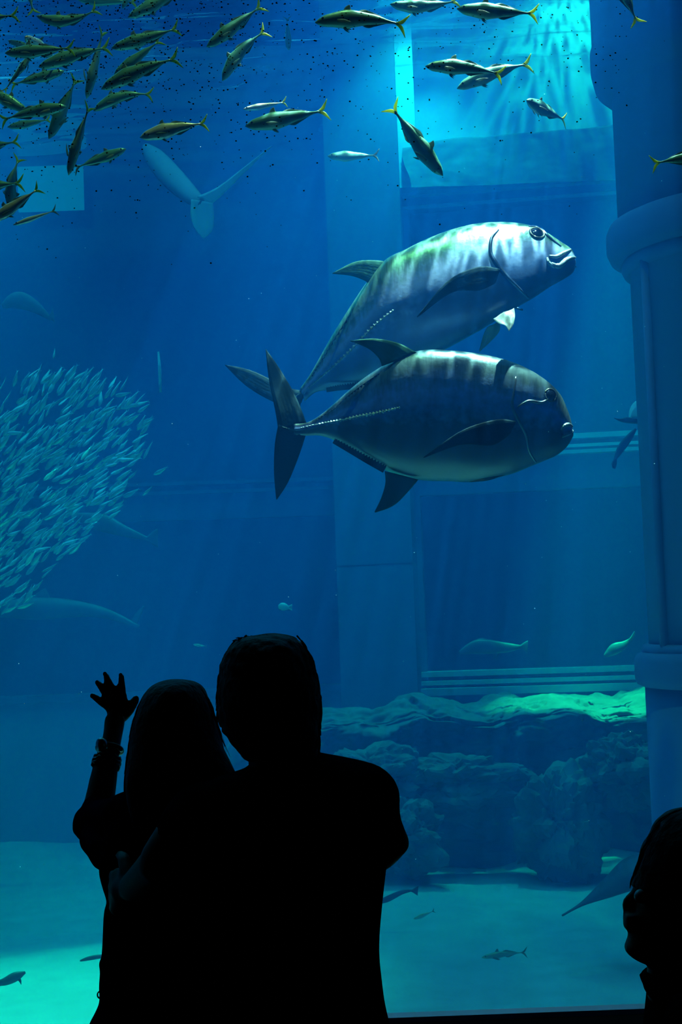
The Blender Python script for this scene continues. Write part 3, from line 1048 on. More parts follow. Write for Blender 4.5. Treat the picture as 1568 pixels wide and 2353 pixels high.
def jack(sn, tl, d, label, skin='jack', bend=0.0, side=0.0, roll=0.0, dd=0.0, fins=True, fat=1.0, tail='fin_yellow', name='yellowtail_jack',
         group='yellow-tailed jacks in the upper water', cat='fish', n_st=22, n_ring=14):
    """snout and tail-tip pixels, depth of the snout, dd = extra depth of the tail"""
    p0, p1 = P(sn[0], sn[1], d), P(tl[0], tl[1], d + dd)
    L = (p1 - p0).length
    X = (p1 - p0).normalized()
    up = CUP - X * CUP.dot(X)
    if up.length < 0.35:
        up = -CRIGHT - X * (-CRIGHT).dot(X) if X.dot(CUP) < 0 else CRIGHT - X * CRIGHT.dot(X)
    up.normalize()
    Y = up.cross(X)
    R3 = Matrix((X, Y, up)).transposed()
    R3 = R3 @ Matrix.Rotation(roll, 3, 'X')
    mtx = Matrix.Translation(p0) @ R3.to_4x4() @ Matrix.Scale(L, 4)
    mid = mtx @ Vector((0.45, 0, 0))
    root = empty(name, mid)
    tag(root, label, cat, group)
    v, f, at, ctr = spindle(n_st, n_ring, lambda u: jack_top(u) * fat, lambda u: jack_bot(u) * fat, lambda u: jack_wid(u) * (0.5 + 0.5 * fat), (bend, side))
    fix_normals(mesh_obj('body', transform(v, mtx), f, M[skin], root, True, at))
    # forked tail, two lobes in one fin
    e = ctr(0.86)
    slope = (ctr(0.9) - ctr(0.84)).normalized()
    upv = Vector((-slope.z, 0, slope.x)).normalized()

    def tp(a, b, y=0.0):
        return e + slope * a + upv * b + Vector((0, y, 0))
    l1 = fin_mesh([tp(0.0, 0.010), tp(0.05, 0.035), tp(0.10, 0.085), tp(0.14, 0.13)], [tp(0.035, -0.006), tp(0.085, 0.012), tp(0.115, 0.06), tp(0.145, 0.13)], n=8, m=3, thick=0.007)
    l2 = fin_mesh([tp(0.0, -0.010), tp(0.05, -0.035), tp(0.10, -0.085), tp(0.14, -0.13)], [tp(0.035, 0.006), tp(0.085, -0.012), tp(0.115, -0.06), tp(0.145, -0.13)], n=8, m=3, thick=0.007)
    v, f = merge([l1, l2])
    mesh_obj('tail_fin', transform(v, mtx), f, M[tail], root)
    if fins:
        def bp(t, s, y=0.0, h=0.0):
            c = ctr(t)
            u = t / 0.9
            r = (jack_top(u) if s > 0 else -jack_bot(u)) * fat
            return c + Vector((h, y, r * 0.85))
        z = lambda k: Vector((0, 0, k))
        v, f = fin_mesh([bp(0.30, 1), bp(0.30, 1, h=0.025) + z(0.05), bp(0.30, 1, h=0.07) + z(0.075)], [bp(0.40, 1), bp(0.38, 1) + z(0.03), bp(0.30, 1, h=0.075) + z(0.07)], n=6, m=2, thick=0.004)
        mesh_obj('dorsal_fin', transform(v, mtx), f, M['fin_thin'], root)
        v, f = fin_mesh([bp(0.44, 1), bp(0.5, 1) + z(0.03), bp(0.55, 1) + z(0.04)], [bp(0.78, 1), bp(0.72, 1) + z(0.012), bp(0.56, 1) + z(0.038)], n=6, m=3, thick=0.004)
        mesh_obj('second_dorsal_fin', transform(v, mtx), f, M['fin_thin'], root)
        v, f = fin_mesh([bp(0.50, -1), bp(0.54, -1) - z(0.03), bp(0.58, -1) - z(0.042)], [bp(0.78, -1), bp(0.72, -1) - z(0.012), bp(0.59, -1) - z(0.04)], n=6, m=3, thick=0.004)
        mesh_obj('anal_fin', transform(v, mtx), f, M['fin_thin'], root)
        for s in (-1, 1):
            w = jack_wid(0.28) * (0.5 + 0.5 * fat)
            q = ctr(0.24) + Vector((0, s * w, -0.02))
            v, f = fin_mesh([q, q + Vector((0.08, s * 0.035, -0.012)), q + Vector((0.16, s * 0.06, -0.05))], [q + Vector((0.0, 0, -0.03)), q + Vector((0.06, s * 0.03, -0.05)), q + Vector((0.158, s * 0.06, -0.052))], n=6, m=2, thick=0.003)
            mesh_obj('pectoral_fin', transform(v, mtx), f, M['fin_thin'], root)
            q = ctr(0.30) + Vector((0, s * 0.015, -jack_bot(0.33) * fat * 0.9))
            v, f = fin_mesh([q, q + Vector((0.03, s * 0.01, -0.03)), q + Vector((0.08, s * 0.015, -0.05))], [q + Vector((0.035, 0, 0)), q + Vector((0.05, s * 0.01, -0.02)), q + Vector((0.08, s * 0.015, -0.052))], n=5, m=2, thick=0.003)
            mesh_obj('pelvic_fin', transform(v, mtx), f, M['fin_thin'], root)
    for s in (-1, 1):
        c = ctr(0.085) + Vector((0, s * jack_wid(0.085 / 0.9) * (0.5 + 0.5 * fat) * 0.86, 0.016))
        rg = []
        for q in range(6):
            a = -math.pi / 2 + q / 5 * math.pi
            rr = 0.0165 * math.cos(a) + 1e-4
            rg.append([c + Vector((rr * math.cos(2 * math.pi * k / 10), s * 0.009 * math.sin(a), rr * math.sin(2 * math.pi * k / 10))) for k in range(10)])
        v, f = skin_rings(rg)
        fix_normals(mesh_obj('eye', transform(v, mtx), f, M['eye'], root))
    return root


J = jack
J((-112, 52), (44, 34), 4.3, 'jack leaving at the left edge, tail at the top left corner')
J((84, 48), (230, 36), 4.6, 'jack arched like a bow in the top left corner', bend=0.55)
J((48, -95), (78, 34), 5.2, 'faint jack pointing up off the top left, only its tail end in view')
J((175, -4), (318, 6), 5.8, 'pale jack cut by the top edge near the top left', fins=False)
J((281, 20), (318, -62), 5.6, 'dusky jack head diving in from the top edge')
J((294, 40), (440, -34), 4.9, 'blotchy jack slanting in from the top edge')
J((18, 93), (104, 122), 5.8, 'faint blurred jack behind the striped-faced one', fins=False)
J((57, 84), (138, 142), 4.7, 'jack facing the glass with black and white striped face', roll=0.6, dd=0.22, skin='jack_silver', tail='fin_thin')
J((11, 122), (172, 110), 4.4, 'jack at the left with yellow lip and tail behind the diagonal one')
J((74, 122), (8, 212), 4.5, 'steep diagonal jack at the left edge with pale back line', roll=0.8)
J((88, 152), (254, 104), 4.6, 'long jack with pale cheek, middle of the left cluster', bend=-0.1)
J((148, 163), (22, 196), 4.9, 'slim jack heading right under the left cluster')
J((199, 227), (238, 66), 4.7, 'jack seen from above pointing straight down', roll=1.2, fat=0.85)
J((256, 111), (414, 64), 4.5, 'jack with bright face and mottled side at the cluster right')
J((262, 172), (372, 90), 4.6, 'dark jack half hidden above the darkest one', fins=False)
J((231, 201), (412, 126), 4.3, 'darkest jack with white lip and curved back', bend=-0.15)
J((212, 246), (350, 204), 4.8, 'pale jack with drooping head below the darkest one', bend=-0.45)
J((112, 319), (178, 176), 4.8, 'jack diving with raised forked tail at the left', roll=0.7)
J((153, 242), (-2, 274), 4.5, 'jack heading right across the diving one, tail at the left edge', bend=-0.12)
J((64, 256), (-66, 186), 4.7, 'jack slanting down from the left edge')
J((17, 292), (118, 274), 5.4, 'faint small jack low under the left cluster', fins=False)
J((156, 402), (205, 238), 4.3, 'green jack nosing down in front of the lit window', roll=1.1, bend=0.1, fat=0.85)
J((290, 342), (168, 388), 4.9, 'jack heading up right beside the lit window', tail='fin_thin')
J((321, 314), (478, 279), 4.4, 'shining silver jack with yellow tail, lowest of the left group', skin='jack_silver', bend=-0.1, fat=1.15)
J((-92, 350), (46, 324), 4.6, 'jack tail poking in at the left edge beside the lit window')
J((22, 492), (36, 356), 4.9, 'curved dusky jack standing head down at the left edge', roll=0.6, bend=0.35)
J((-112, 434), (56, 420), 4.5, 'jack tail with dark body low at the left edge')
J((-24, 512), (94, 430), 4.2, 'jack with silver shoulder at the left edge, lowest there', skin='jack_silver')
J((30, 517), (132, 482), 4.9, 'thin glinting jack behind the lowest one at the left edge', skin='jack_silver', fins=False, fat=0.6, tail='fin_thin')
J((475, 108), (606, 10), 4.6, 'dark jack slanting down left, upper of a pair at top middle')
J((505, 181), (606, 60), 4.7, 'jack slanting down left with bent back, lower of a pair', bend=-0.35)
J((664, 116), (660, 38), 6.6, 'ghostly small jack hanging head down at top middle', fins=False, tail='fin_thin')
J((724, 44), (938, 48), 4.2, 'large jack with open pale mouth, first of the top row', bend=-0.25)
J((897, 15), (1058, 8), 4.5, 'jack with white lip, middle of the top row', bend=0.22)
J((1050, 20), (1238, 32), 4.3, 'dark plump jack, last of the top row', fat=1.05)
J((559, 251), (660, 234), 5.0, 'small bright silver jack above the gold-backed one', skin='jack_silver', fins=False, fat=0.75)
J((564, 290), (756, 252), 4.4, 'gold-backed jack with bright yellow tail at the middle', fat=1.05)
J((753, 359), (872, 357), 5.6, 'small lone teal jack above the big trevally', fins=False, tail='fin_thin', fat=1.05)
J((1018, 404), (896, 240), 4.4, 'jack diving steeply right beside the cyan glow', roll=-0.4)
J((978, 148), (1160, 166), 4.3, 'jack with white back line in front of its twin', bend=-0.18)
J((1049, 199), (1222, 138), 4.6, 'jack crossing behind the white-lined one', bend=-0.2)
J((1210, 230), (1302, 278), 4.7, 'short jack turned towards the glass below the pair', dd=0.16, fat=1.1)
J((1400, -90), (1468, 58), 4.5, 'jack tail dropping from the top right by the column')
J((1660, 352), (1496, 374), 4.3, 'jack tail cut by the right edge over the column', bend=-0.1)
LOWG = 'small fish over the sand'
J((950, 2112), (1000, 2092), 9.0, 'small yellowish fish low over the sand beside the man', skin='jack_silver', fins=False, tail='fin_thin', name='small_fish', group=LOWG)
J((1107, 2199), (1212, 2186), 7.4, 'slim mackerel with pale belly over the right sand', fins=True, fat=0.75, tail='fin_thin', bend=-0.1, name='mackerel', group=LOWG)
J((444, 1481), (476, 1485), 11.0, 'tiny pale fish between the two heads', skin='jack_silver', fins=False, tail='fin_thin', name='small_fish', group=LOWG)


# ------------------------------------------------------------------ far and dim animals
M['shark_skin'] = simple_mat('shark_skin', (0.55, 0.68, 0.64), 0.5, 0.0, 0.2, 5)


def shark(pts, radii, d, label, name='shark', mat='far_skin', flat=0.8, fins=(), cat='shark'):
    """body along pixel points with depth offsets; fins: (part name, lead, trail)"""
    pp = catmull([(q[0], q[1], q[2] if len(q) > 2 else 0.0) for q in pts], 30)
    rr = catmull([(r,) for r in radii], 30)
    path = [P(q[0], q[1], d + q[2]) for q in pp]
    rad = [max(0.002, r[0] * d / F) for r in rr]
    root = empty(name, path[15])
    tag(root, label, cat)
    v, f = tube(path, rad, 16, flat, HFWD)
    fix_normals(mesh_obj('body', v, f, M['far_skin'] if mat == 'shark_skin' else M[mat], root))  # shark body darker than its fins, haze put into the colour
    for fn, lead, trail in fins:
        g = lambda q: P(q[0], q[1], d + (q[2] if len(q) > 2 else 0.0))
        v, f = fin_mesh([g(q) for q in lead], [g(q) for q in trail], thick=0.012)
        mesh_obj(fn, v, f, M[mat], root)
    return root


shark([(336, 338, 4.4), (356, 362, 3.4), (396, 408, 1.8), (444, 454, 0.3), (466, 470, 0.0)], [14, 30, 32, 20, 12], 10.6,
      'shark swimming off into the haze, its pale forked tail towards us', mat='shark_skin',
      fins=[('tail_fin', [(452, 452), (500, 430), (560, 385), (624, 335)], [(486, 470), (512, 448), (565, 395), (625, 337)]),
            ('tail_fin', [(440, 458), (438, 495), (448, 525), (466, 547)], [(490, 466), (492, 500), (488, 530), (470, 548)])])
shark([(5, 704), (40, 690), (80, 705), (118, 735)], [6, 20, 14, 3], 12.5, 'dim rounded fish above the sardine school', name='dim_fish', cat='fish', flat=0.5,
      fins=[('tail_fin', [(112, 728), (118, 716), (122, 708)], [(114, 732), (122, 738), (126, 742)])])
shark([(-60, 1405, 0), (80, 1398, 0), (220, 1404, 0), (320, 1440, 0)], [8, 26, 14, 4], 14.5, 'long dim shark under the sardine school at the left', 
      fins=[('dorsal_fin', [(70, 1376), (86, 1362), (104, 1352)], [(118, 1380), (112, 1366), (106, 1354)]), ('tail_fin', [(300, 1430), (312, 1410), (330, 1392)], [(312, 1440), (322, 1420), (332, 1394)])])
shark([(165, 1185), (230, 1200), (290, 1222), (345, 1240)], [6, 20, 12, 3], 13.5, 'dim broad fish just below the sardine school', name='dim_fish', cat='fish', flat=0.5,
      fins=[('tail_fin', [(335, 1236), (350, 1222), (362, 1215)], [(340, 1240), (352, 1252), (364, 1258)])])
shark([(1055, 1500), (1100, 1486), (1160, 1488), (1200, 1486)], [3, 17, 12, 3], 12.8, 'dim grouper-like fish low before the right dark pane', name='dim_fish', cat='fish', flat=0.5,
      fins=[('dorsal_fin', [(1090, 1474), (1105, 1466), (1125, 1470)], [(1160, 1478), (1150, 1474), (1128, 1472)]), ('tail_fin', [(1192, 1486), (1205, 1476), (1214, 1472)], [(1192, 1489), (1206, 1496), (1212, 1502)]),
            ('pelvic_fin', [(1130, 1500), (1136, 1508), (1132, 1514)], [(1144, 1500), (1144, 1508), (1134, 1515)])])
shark([(1390, 1508), (1412, 1492), (1434, 1482), (1450, 1468)], [4, 13, 9, 2], 12.8, 'dim fish tilted upward beside the column foot', name='dim_fish', cat='fish', flat=0.5,
      fins=[('tail_fin', [(1444, 1470), (1452, 1460), (1458, 1450)], [(1450, 1474), (1458, 1466), (1460, 1452)])])
shark([(-20, 2262), (10, 2256), (36, 2244), (58, 2234)], [3, 9, 11, 3], 7.6, 'dark fish over the bright sand at bottom left', name='dim_fish', cat='fish', mat='far_dark', flat=0.6,
      fins=[('dorsal_fin', [(20, 2246), (26, 2240), (34, 2238)], [(40, 2240), (38, 2238), (35, 2237)]), ('pectoral_fin', [(40, 2250), (46, 2258), (48, 2262)], [(46, 2246), (49, 2254), (49, 2262)]), ('tail_fin', [(-16, 2262), (-28, 2258), (-36, 2262)], [(-16, 2264), (-28, 2270), (-38, 2276)])])
shark([(184, 2208), (205, 2202), (228, 2198), (250, 2196)], [2, 5, 5, 2], 7.8, 'dark slender fish low beside the woman', name='dim_fish', cat='fish', mat='far_dark', flat=0.6,
      fins=[('tail_fin', [(246, 2196), (256, 2190), (264, 2186)], [(246, 2198), (256, 2202), (264, 2206)])])
shark([(1292, 2104), (1340, 2076), (1400, 2040), (1470, 2000), (1560, 1985)], [2, 5, 20, 34, 12], 8.6, 'dark bottom-resting ray with long tail beside the right bystander', name='stingray', cat='ray', mat='far_dark', flat=2.2)
shark([(860, 2078), (890, 2066), (925, 2050), (950, 2046)], [2, 7, 5, 2], 9.8, 'dark smudge of a fish beside the man', name='dim_fish', cat='fish', mat='far_dark', flat=0.6,
      fins=[('tail_fin', [(944, 2046), (954, 2040), (962, 2036)], [(944, 2048), (954, 2054), (960, 2058)])])
shark([(1412, 1060), (1428, 1030), (1446, 1006), (1462, 985)], [2, 9, 8, 3], 11.0, 'dark fish tilted before the ledge rail by the column', name='dim_fish', cat='fish', mat='far_dark', flat=0.6,
      fins=[('tail_fin', [(1414, 1052), (1406, 1064), (1408, 1076)], [(1418, 1056), (1418, 1068), (1414, 1078)])])
shark([(640, 1395), (648, 1394), (656, 1395), (664, 1397)], [4, 9, 8, 3], 11.5, 'round pale puffer-like fish above the man', name='small_fish', cat='fish', mat='pale_skin', flat=0.8,
      fins=[('tail_fin', [(660, 1394), (668, 1390), (672, 1388)], [(660, 1398), (668, 1402), (672, 1404)])])
# pale ray half behind the column
root = empty('pale_ray', P(1470, 945, 9.0))
tag(root, 'pale underside of a ray showing beside the column', 'ray')
v, f = fin_mesh([P(1446, 962, 9.0), P(1448, 940, 9.05), P(1462, 922, 9.1), P(1492, 918, 9.2)], [P(1450, 966, 8.95), P(1480, 968, 9.0), P(1520, 972, 9.0), P(1545, 960, 9.0)], thick=0.03)
mesh_obj('wing', v, f, M['pale_skin'], root)
v, f = fin_mesh([P(1452, 960, 8.9), P(1440, 958, 8.9), P(1426, 962, 8.9), P(1412, 960, 8.9)], [P(1500, 972, 8.9), P(1460, 974, 8.9), P(1430, 970, 8.9), P(1413, 962, 8.9)], thick=0.015)
mesh_obj('wing', v, f, M['far_skin'], root)

# ------------------------------------------------------------------ sardine school
rnd = random.Random(11)


def sardine_mesh():
    parts = []
    v, f, at, ctr = spindle(8, 8, lambda u: lerp_list([0, 0.15, 0.4, 0.75, 1], [0.01, 0.085, 0.12, 0.07, 0.018], u), lambda u: lerp_list([0, 0.15, 0.4, 0.75, 1], [0.01, 0.09, 0.13, 0.07, 0.018], u),
                            lambda u: lerp_list([0, 0.15, 0.4, 0.75, 1], [0.004, 0.045, 0.05, 0.03, 0.01], u), (0.1, 0.1))
    e = ctr(0.88)
    t1 = ([e, e + Vector((0.12, 0.006, 0.09)), e + Vector((0.04, 0.004, 0)), e + Vector((0.12, 0.006, -0.09)), e + Vector((0, 0.008, 0))], [(0, 1, 2), (0, 2, 3), (4, 2, 1), (4, 3, 2)])
    vv, ff = merge([(v, f), t1])
    at = at + [(1, 0.5, 0.5)] * 5
    me = bpy.data.meshes.new('sardine')
    me.from_pydata([tuple(p) for p in vv], [], ff)
    me.polygons.foreach_set('use_smooth', [True] * len(me.polygons))
    a = me.attributes.new('fc', 'FLOAT_COLOR', 'POINT')
    for i, c in enumerate(at):
        a.data[i].color = (*c, 1)
    me.materials.append(M['sardine'])
    return me


SARD = sardine_mesh()
# outline of the school in the frame (x edge on the right by y)
edge_y = [830, 860, 900, 960, 1020, 1080, 1130, 1180, 1240, 1290, 1340, 1400]
edge_x = [150, 270, 330, 350, 345, 330, 305, 280, 195, 140, 95, 50]
poses = []
tries = 0
while len(poses) < 640 and tries < 20000:
    tries += 1
    px, py = rnd.uniform(-60, 370), rnd.uniform(825, 1405)
    ex = lerp_list(edge_y, edge_x, py)
    top_lim = lerp_list([-60, 0, 100, 200, 300, 350], [900, 880, 845, 845, 860, 920], px)
    if px > ex or py < top_lim:
        continue
    if px > ex - 30 and rnd.random() < 0.4:
        continue
    d = rnd.gauss(10.8, 0.6) if len(poses) < 340 else rnd.uniform(11.8, 13.4)
    ang = math.radians(lerp_list([830, 1000, 1150, 1400], [62, 52, 42, 48], py) + rnd.gauss(0, 10) - px * 0.02)
    if rnd.random() < 0.05:
        ang = rnd.uniform(0, 1.2)
    poses.append((px, py, d, ang, rnd.uniform(32, 50)))
for q in [(330, 938, 10.6, 0.6, 36), (370, 1082, 10.8, 0.5, 40), (340, 1128, 10.9, 0.75, 34), (125, 812, 11.3, 1.4, 26), (60, 1392, 10.5, 0.3, 44), (25, 1400, 10.5, 0.45, 40),
          (200, 995, 10.4, 0.1, 28), (222, 1025, 10.2, 0.7, 34)]:
    poses.append(q)
for k in range(170):                                                   # the school goes on beyond the left of the frame
    px, py = rnd.uniform(-260, -45), rnd.uniform(880, 1420)
    if ((px + 20) / 250) ** 2 + ((py - 1150) / 280) ** 2 < 1:
        poses.append((px, py, rnd.gauss(11.2, 0.8), math.radians(50 + rnd.gauss(0, 12)), rnd.uniform(32, 50)))
poses.sort(key=lambda q: q[2] + (50 if q[0] < -12 else 0))
stuff = []
for i, (px, py, d, ang, lpx) in enumerate(poses):
    hx, hy = px - math.cos(ang) * lpx / 2, py + math.sin(ang) * lpx / 2       # heads point down to the left
    tx, ty = px + math.cos(ang) * lpx / 2, py - math.sin(ang) * lpx / 2
    p0, p1 = P(hx, hy, d), P(tx, ty, d + rnd.uniform(-0.08, 0.08))
    L = (p1 - p0).length
    X = (p1 - p0).normalized()
    up = (CUP - X * CUP.dot(X)).normalized()
    R3 = Matrix((X, up.cross(X), up)).transposed() @ Matrix.Rotation(rnd.gauss(0, 0.5), 3, 'X')
    mtx = Matrix.Translation(p0) @ R3.to_4x4() @ Matrix.Scale(L, 4)
    if i < 300:
        o = bpy.data.objects.new('sardine', SARD)
        o.matrix_world = mtx
        COL.objects.link(o)
        tag(o, 'small silvery sardine in the dense school at the left', 'fish', 'sardines in the school')
    else:
        stuff.append(([mtx @ v_.co for v_ in SARD.vertices], [tuple(p_.vertices) for p_ in SARD.polygons]))
v, f = merge(stuff)
at = []
for k in range(len(stuff)):
    at += [tuple(SARD.attributes['fc'].data[i].color)[:3] for i in range(len(SARD.vertices))]
o = mesh_obj('sardine_shoal', v, f, M['sardine'], None, True, at)
tag(o, 'hazy far side of the sardine school at the left', 'fish', kind='stuff')

# ------------------------------------------------------------------ specks on the pane and drifting motes
m = simple_mat('speck', (0.01, 0.012, 0.012), 0.9)
parts = []
rnd = random.Random(5)
for i in range(1500):
    px = abs(rnd.gauss(0, 480)) if rnd.random() < 0.72 else rnd.uniform(0, 1450)
    py = abs(rnd.gauss(60, 190))
    if py > 640 or px > 1540:
        continue
    c = P(px, py, 2.985)
    c = CAMPOS + (c - CAMPOS) * ((GLASS_Y + 0.0155 - CAMPOS.y) / (c.y - CAMPOS.y))
    r = rnd.choice([0.0011, 0.0013, 0.0016, 0.0022])
    n = 6
    ring = [c + Vector((r * math.cos(2 * math.pi * k / n + i), 0, r * rnd.uniform(0.6, 1.1) * math.sin(2 * math.pi * k / n + i))) for k in range(n)]
    parts.append((ring + [c + Vector((0, -0.0012, 0))], [(k, (k + 1) % n, n) for k in range(n)]))
v, f = merge(parts)
o = mesh_obj('pane_specks', v, f, m)
tag(o, 'scatter of tiny dark specks on the upper pane', 'specks', kind='stuff')
parts = []
for i in range(170):
    px, py, d = rnd.uniform(0, 1560), rnd.uniform(200, 2000), rnd.uniform(3.6, 7.5)
    c = P(px, py, d)
    r = rnd.uniform(0.5, 1.2) * d / F
    vv = [c + Vector(q) * r for q in ((1, 0, 0), (-1, 0, 0), (0, 1, 0), (0, -1, 0), (0, 0, 1), (0, 0, -1))]
    parts.append((vv, [(0, 2, 4), (2, 1, 4), (1, 3, 4), (3, 0, 4), (2, 0, 5), (1, 2, 5), (3, 1, 5), (0, 3, 5)]))
v, f = merge(parts)
o = mesh_obj('drifting_motes', v, f, M['pale_skin'])
tag(o, 'pale motes drifting through the open water', 'motes', kind='stuff')
# thin bubble line and hanging rope by the school
v, f = tube([P(364, 808, 12.0), P(367, 850, 12.0), P(369, 902, 12.0)], [0.008, 0.014, 0.012], 8)
o = mesh_obj('hanging_rope', v, f, M['pale_skin'])
tag(o, 'thin pale line hanging to the right of the school', 'rope')

# ------------------------------------------------------------------ people in front of the pane
M['skin'] = simple_mat('skin', (0.07, 0.048, 0.034), 0.6, 0, 0.1, 20, 0, 0.25)
M['hair_black'] = simple_mat('hair_black', (0.005, 0.0045, 0.004), 0.7, 0, 0.4, 60, 0.4, 0.15)
M['hair_brown'] = simple_mat('hair_brown', (0.005, 0.0045, 0.004), 0.7, 0, 0.4, 60, 0.4, 0.15)
M['shirt_dark'] = simple_mat('shirt_dark', (0.005, 0.005, 0.006), 1.0, 0, 0.3, 30, 0.2, 0.0)
M['shirt_navy'] = simple_mat('shirt_navy', (0.006, 0.007, 0.016), 1.0, 0, 0.3, 30, 0.2, 0.0)
M['trousers'] = simple_mat('trousers', (0.012, 0.013, 0.018), 0.9, 0, 0.3, 30, 0.2)
M['shoe'] = simple_mat('shoe', (0.015, 0.013, 0.012), 0.6)
M['watch_steel'] = simple_mat('watch_steel', (0.45, 0.5, 0.5), 0.25, 0.9)
M['watch_face'] = simple_mat('watch_face', (0.30, 0.36, 0.42), 0.06, 0.3)
M['bracelet'] = simple_mat('bracelet', (0.06, 0.07, 0.05), 0.3, 0.6)
M['white'] = simple_mat('eye_white', (0.5, 0.5, 0.5), 0.3)


def ering(y, xl, xr, d, dh, n=28, dy=0.0, sq=1.0):
    """horizontal-looking ellipse ring between two outline pixels at depth d; dh = half depth in metres"""
    a, b = P(xl, y, d), P(xr, y + dy, d)
    c, ax = (a + b) / 2, (b - a) / 2
    out_ = []
    for k in range(n):
        t = 2 * math.pi * k / n
        ct, st = math.cos(t), math.sin(t)
        out_.append(c + ax * (math.copysign(abs(ct) ** sq, ct)) + HFWD * (dh * math.copysign(abs(st) ** sq, st)))
    return out_


def stack(rows, n=28, sub=3, sq=1.0):
    """rows: (y, xl, xr, d, half depth) -> smooth lofted solid"""
    rows = catmull([tuple(float(v_) for v_ in r) for r in rows], (len(rows) - 1) * sub + 1)
    return skin_rings([ering(r[0], r[1], r[2], r[3], max(r[4], 0.003), n, 0.0, sq) for r in rows])


def limb(pts, n=14, sub=5):
    """pts: (world point, radius)"""
    q = catmull([(p[0].x, p[0].y, p[0].z, p[1]) for p in pts], (len(pts) - 1) * sub + 1)
    return capsule([Vector(x[:3]) for x in q], [x[3] for x in q], n)


def ball(c, rx, ry, rz, n=14):
    rings = []
    c = Vector(c)
    for i in range(1, n):
        a = math.pi * i / n
        rings.append([c + CRIGHT * (rx * math.sin(a) * math.cos(2 * math.pi * k / n)) + HFWD * (ry * math.sin(a) * math.sin(2 * math.pi * k / n)) + Vector((0, 0, rz * math.cos(a))) for k in range(n)])
    return skin_rings(rings)


def fuse(name, parts, mat, parent, voxel=0.008, smooth=3, jitter=None):
    """one continuous surface over overlapping solids"""
    v, f = merge(parts)
    tmp = bpy.data.meshes.new('tmp')
    tmp.from_pydata([tuple(x) for x in v], [], f)
    bm = bmesh.new()
    bm.from_mesh(tmp)
    bmesh.ops.recalc_face_normals(bm, faces=bm.faces)
    bm.to_mesh(tmp)
    bm.free()
    to = bpy.data.objects.new('tmp', tmp)
    COL.objects.link(to)
    mod = to.modifiers.new('r', 'REMESH')
    mod.mode = 'VOXEL'
    mod.voxel_size = voxel
    if smooth:
        sm = to.modifiers.new('s', 'SMOOTH')
        sm.iterations = smooth
        sm.factor = 0.5
    dg = bpy.context.evaluated_depsgraph_get()
    dg.update()
    me = bpy.data.meshes.new_from_object(to.evaluated_get(dg))
    me.name = name
    bpy.data.objects.remove(to)
    bpy.data.meshes.remove(tmp)
    off = world_loc(parent) if parent else Vector((0, 0, 0))
    for vt in me.vertices:
        p = vt.co.copy()
        if jitter:
            p += jitter(p)
        vt.co = p - off
    me.materials.clear()
    me.materials.append(mat)
    me.polygons.foreach_set('use_smooth', [True] * len(me.polygons))
    o = bpy.data.objects.new(name, me)
    return link(o, parent)


def hand_parts(wrist, fingers, thumb, palm_pts, r, rp=None):
    """palm blob from palm_pts plus five separate finger chains (lists of world points)"""
    rp = rp or r
    out_ = [limb([(wrist, rp * 2.4), (palm_pts[0], rp * 2.9)])]
    for q in palm_pts[1:]:
        out_.append(limb([(palm_pts[0], rp * 2.4), (q, rp * 1.5)]))
    for ch in fingers:
        k = len(ch)
        out_.append(limb([(p, r * (1.22 - 0.36 * i / (k - 1))) for i, p in enumerate(ch)], 10, 4))
    k = len(thumb)
    out_.append(limb([(p, r * (1.6 - 0.5 * i / (k - 1))) for i, p in enumerate(thumb)], 10, 4))
    return out_


def closed_hand(wrist, direc, palm_n, across, r=0.0085):
    """relaxed, curled hand"""
    pc = wrist + direc * 0.05
    fingers = []
    for i, (off, ln) in enumerate(((-0.030, 0.062), (-0.010, 0.075), (0.010, 0.080), (0.030, 0.072))):
        b = wrist + direc * 0.088 + across * off
        fingers.append([pc + across * off * 0.7, b, b + direc * ln * 0.40 + palm_n * 0.012, b + direc * ln * 0.62 + palm_n * 0.034, b + direc * ln * 0.62 + palm_n * 0.056])
    th = [wrist + direc * 0.03 + across * 0.025, wrist + direc * 0.055 + across * 0.052 + palm_n * 0.01, wrist + direc * 0.085 + across * 0.058 + palm_n * 0.03]
    palm = [pc] + [wrist + direc * 0.088 + across * o for o in (-0.030, -0.010, 0.010, 0.030)]
    return hand_parts(wrist, fingers, th, palm, r)


def hair_jit(amp, fr):
    def g(p):
        return Vector((noise.noise(p * fr), noise.noise(p * fr + Vector((7, 0, 0))), noise.noise(p * fr * 0.4 + Vector((0, 9, 0))))) * amp
    return g


def strands(paths, r):
    return merge([tube(catmull([tuple(x) for x in p], 10), [r * (1 - 0.8 * i / 9) for i in range(10)], 5) for p in paths])


def legs(parent, hip_l, hip_r, yd, foot_dx=0.0, mat=None):
    """trousers and shoes below the frame, standing on the floor"""
    pass


# ---- the man -------------------------------------------------------------
MD = 2.30
man = empty('person', (P(690, 2353, MD).x, MD, 0))
tag(man, 'man with short hair standing close beside the woman, seen from behind', 'person', 'silhouetted visitors')


def at_z(px, py, d, z):
    p = P(px, py, d)
    return Vector((p.x, p.y, z))


